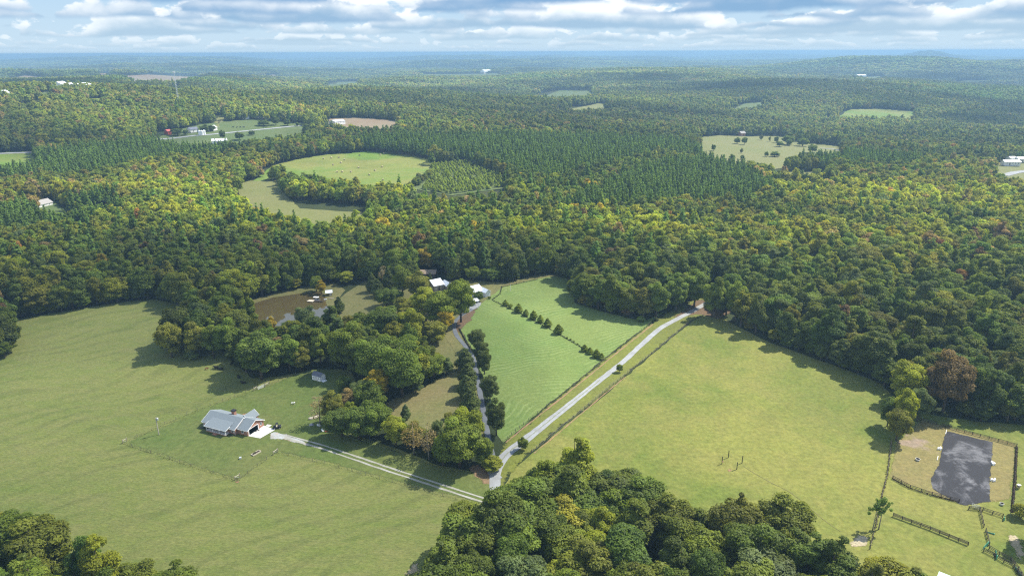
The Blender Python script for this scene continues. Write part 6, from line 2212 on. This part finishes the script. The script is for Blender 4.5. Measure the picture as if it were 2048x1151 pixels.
# ------------------------------------------------------------------ cattle
def cow_mesh(name, standing, mat):
    """One continuous skin grown from a jointed skeleton."""
    if standing:
        V = [((0, 0, 1.12), .36), ((.55, 0, 1.14), .38), ((-.55, 0, 1.1), .36), ((.95, 0, 1.22), .24), ((1.3, 0, 1.28), .17), ((1.6, 0, 1.05), .12), ((1.78, 0, .93), .09),
             ((.5, .22, .7), .13), ((.5, .22, .38), .075), ((.52, .22, .03), .07), ((.5, -.22, .7), .13), ((.46, -.22, .38), .075), ((.44, -.22, .03), .07),
             ((-.6, .24, .72), .16), ((-.72, .24, .42), .08), ((-.66, .24, .03), .07), ((-.6, -.24, .72), .16), ((-.76, -.24, .42), .08), ((-.7, -.24, .03), .07), ((-.9, 0, 1.15), .06), ((-1.0, 0, .6), .04),
             ((1.33, .2, 1.36), .05), ((1.33, -.2, 1.36), .05)]
        E = [(0, 1), (0, 2), (1, 3), (3, 4), (4, 5), (5, 6), (1, 7), (7, 8), (8, 9), (1, 10), (10, 11), (11, 12), (2, 13), (13, 14), (14, 15), (2, 16), (16, 17), (17, 18), (2, 19), (19, 20), (4, 21), (4, 22)]
    else:
        V = [((0, 0, .48), .40), ((.55, 0, .50), .40), ((-.55, 0, .46), .40), ((.95, 0, .68), .24), ((1.2, 0, .88), .17), ((1.48, 0, .74), .12), ((1.65, 0, .64), .09),
             ((.75, .35, .2), .12), ((1.05, .4, .09), .08), ((.8, .38, .07), .06), ((.75, -.35, .2), .12), ((1.05, -.4, .09), .08), ((.8, -.38, .07), .06),
             ((-.35, .45, .25), .16), ((-.1, .5, .1), .08), ((-.5, .52, .07), .07), ((-.9, 0, .5), .06), ((-1.15, .1, .1), .04), ((1.23, .2, .95), .05), ((1.23, -.2, .95), .05)]
        E = [(0, 1), (0, 2), (1, 3), (3, 4), (4, 5), (5, 6), (1, 7), (7, 8), (8, 9), (1, 10), (10, 11), (11, 12), (2, 13), (13, 14), (14, 15), (2, 16), (16, 17), (4, 18), (4, 19)]
    me = bpy.data.meshes.new(name + '_skeleton')
    me.from_pydata([v for v, r in V], E, [])
    ob = bpy.data.objects.new(name + '_skeleton', me)
    COL.objects.link(ob)
    sk = ob.modifiers.new('skin', 'SKIN')
    for i, (v, r) in enumerate(V):
        me.skin_vertices[0].data[i].radius = (r, r)
    me.skin_vertices[0].data[0].use_root = True
    sb = ob.modifiers.new('sub', 'SUBSURF')
    sb.levels = 1; sb.render_levels = 1
    dg = bpy.context.evaluated_depsgraph_get()
    out = bpy.data.meshes.new_from_object(ob.evaluated_get(dg))
    bpy.data.objects.remove(ob)
    out.materials.clear(); out.materials.append(mat)
    out.name = name
    return out


cow_up = cow_mesh('standing_cow', True, M['hide']); cow_down = cow_mesh('lying_cow', False, M['hide']); calf = cow_mesh('calf', True, M['redhide'])
for me_, (bx, by), rz, sc_, lb in ((calf, (413, 739), .4, .62, 'red brown calf standing alone on the pasture'), (cow_up, (433, 738), 2.9, 1, 'black cow at the left of a grazing pair'), (cow_down, (440, 739), .1, 1, 'black cow lying at the right of the pair'),
                                  (cow_up, (464, 730), 1.2, 1, 'black cow by the foot of the tree clump'), (cow_down, (478, 755), 2.2, 1, 'black cow lying in the shade of the huge oak'), (cow_down, (488, 766), 3.0, 1, 'black cow lying lowest on the pasture near the gate')):
    o = link('cow' if me_ is not calf else 'calf', me_)
    p = G(bx, by); o.location = (p.x, p.y, .02); o.rotation_euler = (0, 0, rz); o.scale = (sc_,) * 3
    tag(o, lb, 'cow' if me_ is not calf else 'calf', 'cattle on the near pasture')
for k, (bx, by) in enumerate(((466, 256), (474, 256.5), (481, 256), (488, 256), (528, 256), (533, 255.6), (438, 247))):
    o = link('cow', cow_up); p = G(bx, by); o.location = (p.x, p.y, p.z + .5); o.rotation_euler = (0, 0, k * 1.3); o.scale = (1.3,) * 3
    tag(o, 'tiny dark cow grazing far off on the silo pasture', 'cow', 'cattle far off on the silo pasture')

# ------------------------------------------------------------------ pond side
def dock():
    p = G(622, 603)
    rz = frame_dir((620, 602), (632, 603))
    t = thing('pond_dock', 'wooden pond dock with a square end platform', 'dock', (p.x, p.y, .1), rz)
    for k in range(8):
        MB().box(-1.6 + k * .41, -1.6 + k * .41 + .39, -1.3, 1.3, .42, .5).build('plank', M['palewood'], t)
    for x in (-1.4, 1.5):
        for y in (-1.1, 1.1):
            MB().tube([(x, y, -.8), (x, y, .42)], .09, 6).build('pile', M['darkwood'], t)
    for k in range(11):
        MB().box(1.75 + k * .42, 1.75 + k * .42 + .40, .2, 1.3, .40, .48).build('plank', M['darkwood'], t)
    MB().bar((1.7, .2, .8), (6.3, .2, .8), .06).bar((1.7, .2, .4), (1.7, .2, .85), .08).bar((4.0, .2, .4), (4.0, .2, .85), .08).bar((6.3, .2, .4), (6.3, .2, .85), .08).build('handrail', M['darkwood'], t)
    t = thing('pontoon_boat', 'small dark boat with white canopy moored at the dock', 'boat', (p.x + 2.2, p.y + 2.6, .12), rz + .1)
    MB().box(-1.5, 1.5, -.7, .7, .1, .45).build('hull', M['black'], t)
    for y in (-.55, .55):
        MB().tube([(-1.6, y, .1), (1.6, y, .1)], .2, 8).build('float', M['galv'], t)
    for x in (-1.1, 1.1):
        for y in (-.6, .6):
            MB().tube([(x, y, .4), (x, y, 1.5)], .03, 5).build('canopy_post', M['galv'], t)
    MB().add([(-1.4, -.85, 1.5), (1.4, -.85, 1.5), (1.4, 0, 1.75), (-1.4, 0, 1.75), (1.4, .85, 1.5), (-1.4, .85, 1.5)], [(0, 1, 2, 3), (3, 2, 4, 5)]).build('canopy', M['white'], t)
    MB().box(-.6, .0, -.5, .5, .45, .75).build('seat', M['offwhite'], t)
    t = plain_building('pond_shelter', 'little pond side shelter with rounded white roof', 'shelter', (653, 592), (664, 591), 2.6, 1.9, 2.7, M['darkwood'], M['whitemetal'], posts=True, z0=0.0)
    MB().box(.3, 2.5, 1.6, 2.2, 0, .5).build('bench', M['darkwood'], t)
    MB().box(1.6, 2.6, .1, .5, 0, 1.2).build('stone_wall', M['stone'], t)
    p = G(651, 600)
    t = thing('garden_bench', 'pale bench on the pond bank below the shelter', 'bench', (p.x, p.y, 0), .3)
    MB().box(-.8, .8, -.2, .2, .4, .46).build('seat', M['offwhite'], t)
    MB().box(-.8, .8, .18, .24, .46, .85).build('backrest', M['offwhite'], t)
    for x in (-.7, .7):
        MB().box(x - .04, x + .04, -.18, .18, 0, .4).build('leg', M['offwhite'], t)
    p = G(662, 597)
    t = thing('rowing_boat', 'overturned wooden boat on the pond bank', 'boat', (p.x, p.y, 0), .1)
    MB().blob((0, 0, .05), (1.6, .5, .4), 12, 7).build('hull', M['wood'], t, True)
    MB().bar((-1.4, 0, .44), (1.4, 0, .44), .06).build('keel', M['palewood'], t)


dock()


def swing():
    p = G(861, 668)
    t = thing('swing_frame', 'dark wooden swing frame in the homestead clearing', 'swing', (p.x, p.y, 0), .3)
    for x in (-1.2, 1.2):
        for s in (-1, 1):
            MB().bar((x, s * .8, -.1), (x, 0, 2.3), .12).build('leg', M['darkwood'], t)
    MB().bar((-1.4, 0, 2.3), (1.4, 0, 2.3), .12).build('beam', M['darkwood'], t)
    MB().box(-.6, .6, -.25, .25, .5, .56).box(-.6, .6, .22, .28, .56, 1.0).build('seat', M['wood'], t)
    for x in (-.55, .55):
        MB().tube([(x, 0, .55), (x, 0, 2.25)], .02, 4).build('hanging_chain', M['galv'], t)
    p = G(873, 666)
    t = thing('log_pile', 'tan pile of logs beside the swing frame', 'log pile', (p.x, p.y, 0), .25)
    for k in range(7):
        x = (k % 4) * .34 + (.17 if k > 3 else 0)
        MB().tube([(x - .6, -1.3, .17 + (.3 if k > 3 else 0)), (x - .6, 1.3 + random.uniform(-.2, .2), .17 + (.3 if k > 3 else 0))], .17, 8).build('log', M['palewood'], t)
    t.rotation_euler = (0, 0, 1.4)


swing()

# ------------------------------------------------------------------ meadow and arena furniture
for bx, by, ty, lb in ((1443.6, 927, 911.5, 'leftmost'), (1456.5, 914.5, 900, 'farthest'), (1473.4, 938, 921.5, 'nearest'), (1484, 925.5, 907.5, 'rightmost')):
    p = G(bx, by)
    t = thing('black_post', '%s of the four black posts standing in the meadow' % lb, 'post', (p.x, p.y, 0), 0, 'four black posts in the meadow')
    MB().box(-.09, .09, -.09, .09, -.3, 2.45).build('shaft', M['black'], t)
    MB().box(-.11, .11, -.11, .11, 2.45, 2.55).build('cap', M['black'], t)
M['trail'] = grass_mat('trodden_grass', (0.125, 0.125, 0.036), (0.15, 0.135, 0.05), (0.10, 0.10, 0.03), 0.1, 0.3, 1.5)
ribbon('trail', gpoly([(1487, 932), (1513, 948), (1545, 966), (1581, 984), (1615, 1011), (1644, 1036), (1682, 1063)]), 0.32, 0.06, M['trail'], 'thin trodden trail crossing the meadow', jit=.06)

def tub(bx, by, label, r=.5):
    p = G(bx, by)
    t = thing('water_tub', label, 'tub', (p.x, p.y, .07))
    MB().lathe([(r * .8, 0), (r, .5), (r * 1.08, .5), (r * 1.08, .55), (r * .95, .55), (r * .75, .1), (.05, .1)], 14, cap=False).build('basin', M['offwhite'], t)
    MB().lathe([(r * .93, .40), (.02, .401)], 14, cap=False).build('water', M['glass'], t)
tub(1835, 920, 'white water tub on the worn ground left of the arena', .62)
tub(2003, 1009, 'white water tub below the right side of the arena', .5)

def jump_block(bx, by, label, rz):
    p = G(bx, by)
    t = thing('jump_block', label, 'jump block', (p.x, p.y, .08), rz, 'white jump blocks beside the arena')
    for k, (dx, dy, r) in enumerate(((0, 0, .1), (.5, .35, .8), (-.4, .5, .3))):
        m = MB()
        c, s = math.cos(r), math.sin(r)
        pts = [(-.45, 0), (.45, 0), (.32, .3), (.45, .6), (-.45, .6), (-.32, .3)]
        v = [(dx + c * x - s * w, dy + s * x + c * w, z) for w in (-.18, .18) for x, z in pts]
        m.add(v, [tuple(range(6)), tuple(range(11, 5, -1))] + [(i, i + 6, (i + 1) % 6 + 6, (i + 1) % 6) for i in range(6)])
        m.build('block', M['white'], t)
jump_block(1881, 899, 'white jump blocks heaped on the left edge of the arena', .4)
jump_block(1988, 928, 'white jump blocks on the right edge of the arena, upper heap', 1.2)
jump_block(1988, 962, 'white jump blocks on the right edge of the arena, lower heap', .2)
def pole_on_ground(bx, by, ex, ey, label):
    p, q = G(bx, by), G(ex, ey)
    o = MB().tube([(0, 0, .16), (q.x - p.x, q.y - p.y, .16)], .08, 8).build('jump_pole', M['white'])
    o.location = p
    tag(o, label, 'jump pole', None)
pole_on_ground(1874, 920, 1876, 912, 'white jump pole lying at the left edge of the arena')
pole_on_ground(1891, 868, 1893, 860, 'white jump pole at the top left corner of the arena')

def hive():
    p = G(2036, 976)
    t = thing('feed_box', 'white topped box on legs beside the right arena fence', 'feed box', (p.x, p.y, 0), .3)
    MB().box(-.35, .35, -.3, .3, .5, 1.2).build('cabinet', M['wood'], t)
    MB().box(-.45, .45, -.4, .4, 1.2, 1.3).build('lid', M['white'], t)
    for x in (-.28, .28):
        for y in (-.23, .23):
            MB().box(x - .05, x + .05, y - .05, y + .05, 0, .5).build('leg', M['darkwood'], t)
hive()

def netting(a, b, h, label):
    """Loose green mesh hung from a fence: a rumpled sheet with thickness and a roll at one end."""
    p, q = G(*a), G(*b)
    t = thing('green_netting', label, 'netting', p, 0, 'green netting on the paddock fences')
    d = q - p
    n = Vector((-d.y, d.x, 0)).normalized()
    f = MB()
    N = 9
    P_ = []
    for i in range(N):
        for j in range(4):
            c = d * (i / (N - 1)) + n * (.16 + random.uniform(-.07, .07)) + Vector((0, 0, .05 + j / 3 * h * random.uniform(.9, 1.05)))
            P_.append(c)
    f.add(P_, [(i * 4 + j, (i + 1) * 4 + j, (i + 1) * 4 + j + 1, i * 4 + j + 1) for i in range(N - 1) for j in range(3)])
    o = f.build('mesh_sheet', M['tealmesh'], t)
    sm = o.modifiers.new('thickness', 'SOLIDIFY'); sm.thickness = .03
    MB().tube([d + n * .2 + Vector((0, 0, .05)), d + n * .2 + Vector((0, 0, h * 1.05))], .13, 8).build('roll', M['tealmesh'], t)
netting((1967, 1099), (1977, 1090), 1.0, 'green netting on the short fence between the two board fences')
netting((1988, 1104), (1991, 1117), 1.1, 'green netting roll hanging between the curved board fences')
netting((1971, 1064), (1988, 1069), .35, 'green netting spread on the grass below the bare soil gap')
netting((2006, 1034), (2006, 1040), 1.0, 'green netting on the last post of the fence below the arena')
netting((2028, 1136), (2040, 1152), .8, 'green netting along the bottom right corner fence')

t = plain_building('pole_barn', 'pale green metal roofed barn cut off by the bottom edge', 'barn', (1866, 1199), (1914, 1219), 7.0, 2.9, 4.2, M['wood'], M['tealroof'], 2, z0=-.3)

# ------------------------------------------------------------------ hay bales and far roads
bale = MB().tube([(-.75, 0, .85), (.75, 0, .85)], .9, 14)
bale_me = mesh_from('round_bale', bale.v, bale.f, [M['hay_bale']], smooth_shade=False)
for k, (zx, zy) in enumerate(((970, 122), (1037, 117), (1100, 115), (1148, 132), (1118, 159), (1052, 177), (1085, 238), (1130, 237), (1205, 237), (1268, 200), (1360, 262), (1410, 224), (1470, 194), (1475, 307), (1455, 92), (1485, 79), (1277, 95))):
    p = G(420 + zx / 4.267, 290 + zy / 4.267)
    o = link('hay_bale', bale_me)
    o.location = (p.x, p.y, p.z + .45); o.rotation_euler = (0, 0, k * 1.1)
    tag(o, 'round hay bale on the far sunlit field, %s' % ('upper left part' if zx < 1180 and zy < 180 else 'lower left edge' if zx < 1250 and zy > 180 else 'top edge' if zy < 100 else 'middle right part'), 'hay bale', 'hay bales on the sunlit field')


def far_road(name, line, w, label):
    P = [G(*p) for p in line]
    P = along(P, 12)
    ribbon(name, [(p.x, p.y, p.z) for p in P], w, 0.75, M['gravel'], label, jit=.1, seg=8)


far_road('far_road', [(300, 281), (350, 277), (390, 272), (420, 270), (470, 265), (520, 260), (580, 254), (625, 251)], 6, 'pale road crossing the silo pasture')
far_road('far_road', [(-30, 309), (30, 307), (66, 306)], 6, 'pale road at the left edge behind the sunlit field')
far_road('far_road', [(2008, 352), (2030, 346), (2060, 342)], 9, 'pale track in the right edge clearing')
far_road('far_road', [(1640, 297), (1665, 299), (1686, 303)], 6, 'pale track at the right of the yellow hillside')

# ------------------------------------------------------------------ cumulus overhead, beyond the top of the picture; they shade parts of the land
def cloud(gx, gy, rx, ry, label, dens=0.42, alt=950.0, seed=1, rot=0.0, veil=False):
    """A flat-based cumulus whose shadow falls round the ground point (gx, gy)."""
    rng = np.random.RandomState(seed)
    k = alt / SUN_DIR.z
    cx, cy_ = gx + SUN_DIR.x * k, gy + SUN_DIR.y * k
    mb = MB()
    n = 26
    if veil:
        n = 0
        mb.blob((0, 0, 0), (rx, ry, 45), 40, 12)
    for i in range(n):
        a = rng.uniform(0, 6.28); r = math.sqrt(rng.rand()) * .85
        x, y = math.cos(a) * r * rx, math.sin(a) * r * ry
        s = (1 - r * .55) * min(rx, ry) * rng.uniform(.28, .42)
        mb.blob((x, y, s * .35), (s * 1.25, s * 1.25, s * .6), 12, 7)
    m = bpy.data.materials.new('cloud_vapour')
    m.use_nodes = True
    nt = m.node_tree
    nt.nodes.clear()
    out = nn(nt, 'ShaderNodeOutputMaterial')
    df = nn(nt, 'ShaderNodeBsdfDiffuse'); df.inputs['Color'].default_value = (.9, .9, .9, 1)
    tl = nn(nt, 'ShaderNodeBsdfTranslucent'); tl.inputs['Color'].default_value = (.9, .9, .9, 1)
    tp = nn(nt, 'ShaderNodeBsdfTransparent')
    ms = nn(nt, 'ShaderNodeMixShader'); ms.inputs[0].default_value = .5
    nt.links.new(df.outputs[0], ms.inputs[1]); nt.links.new(tl.outputs[0], ms.inputs[2])
    tc = nn(nt, 'ShaderNodeTexCoord')
    nz = noise(nt, tc.outputs['Object'], 0.006, 6, .6)
    lw = nn(nt, 'ShaderNodeLayerWeight'); lw.inputs['Blend'].default_value = .35
    edge = math_n(nt, 'SUBTRACT', 1.0, lw.outputs['Facing'])
    al = math_n(nt, 'MULTIPLY', math_n(nt, 'MULTIPLY', sramp(nt, nz, .15 if veil else .30, .62), edge), dens)
    mx = nn(nt, 'ShaderNodeMixShader')
    nt.links.new(al, mx.inputs[0]); nt.links.new(tp.outputs[0], mx.inputs[1]); nt.links.new(ms.outputs[0], mx.inputs[2])
    nt.links.new(mx.outputs[0], out.inputs[0])
    o = mb.build('cloud', m, None, True)
    o.location = (cx, cy_, alt)
    o.rotation_euler = (0, 0, rot)
    tag(o, label, None, None, 'stuff')


CL = [  # ground point in the photograph, radii in metres, density
    (1130, 505, 150, 30, .06), (120, 285, 420, 110, .12), (1150, 262, 600, 90, .10), (120, 180, 900, 300, .40), (700, 190, 500, 180, .16), (1560, 172, 1000, 300, .45),
    (1050, 140, 2200, 900, .45), (300, 135, 2200, 800, .45), (1950, 160, 800, 300, .35),
]
for k, (bx, by, rx, ry, dn) in enumerate(CL):
    p = G(bx, by)
    cloud(p.x, p.y, rx, ry, 'white cumulus drifting overhead above the picture', dn, 950 + 30 * (k % 4), 40 + k, 0.4 * k)
p = G(330, 850)
cloud(p.x - 90, p.y, 230, 170, 'thin veil of cloud overhead above the picture', .20, 940, 90, .3, True)
p = G(300, 560)
cloud(p.x - 60, p.y, 330, 120, 'second thin veil of cloud overhead above the picture', .14, 1010, 91, .1, True)
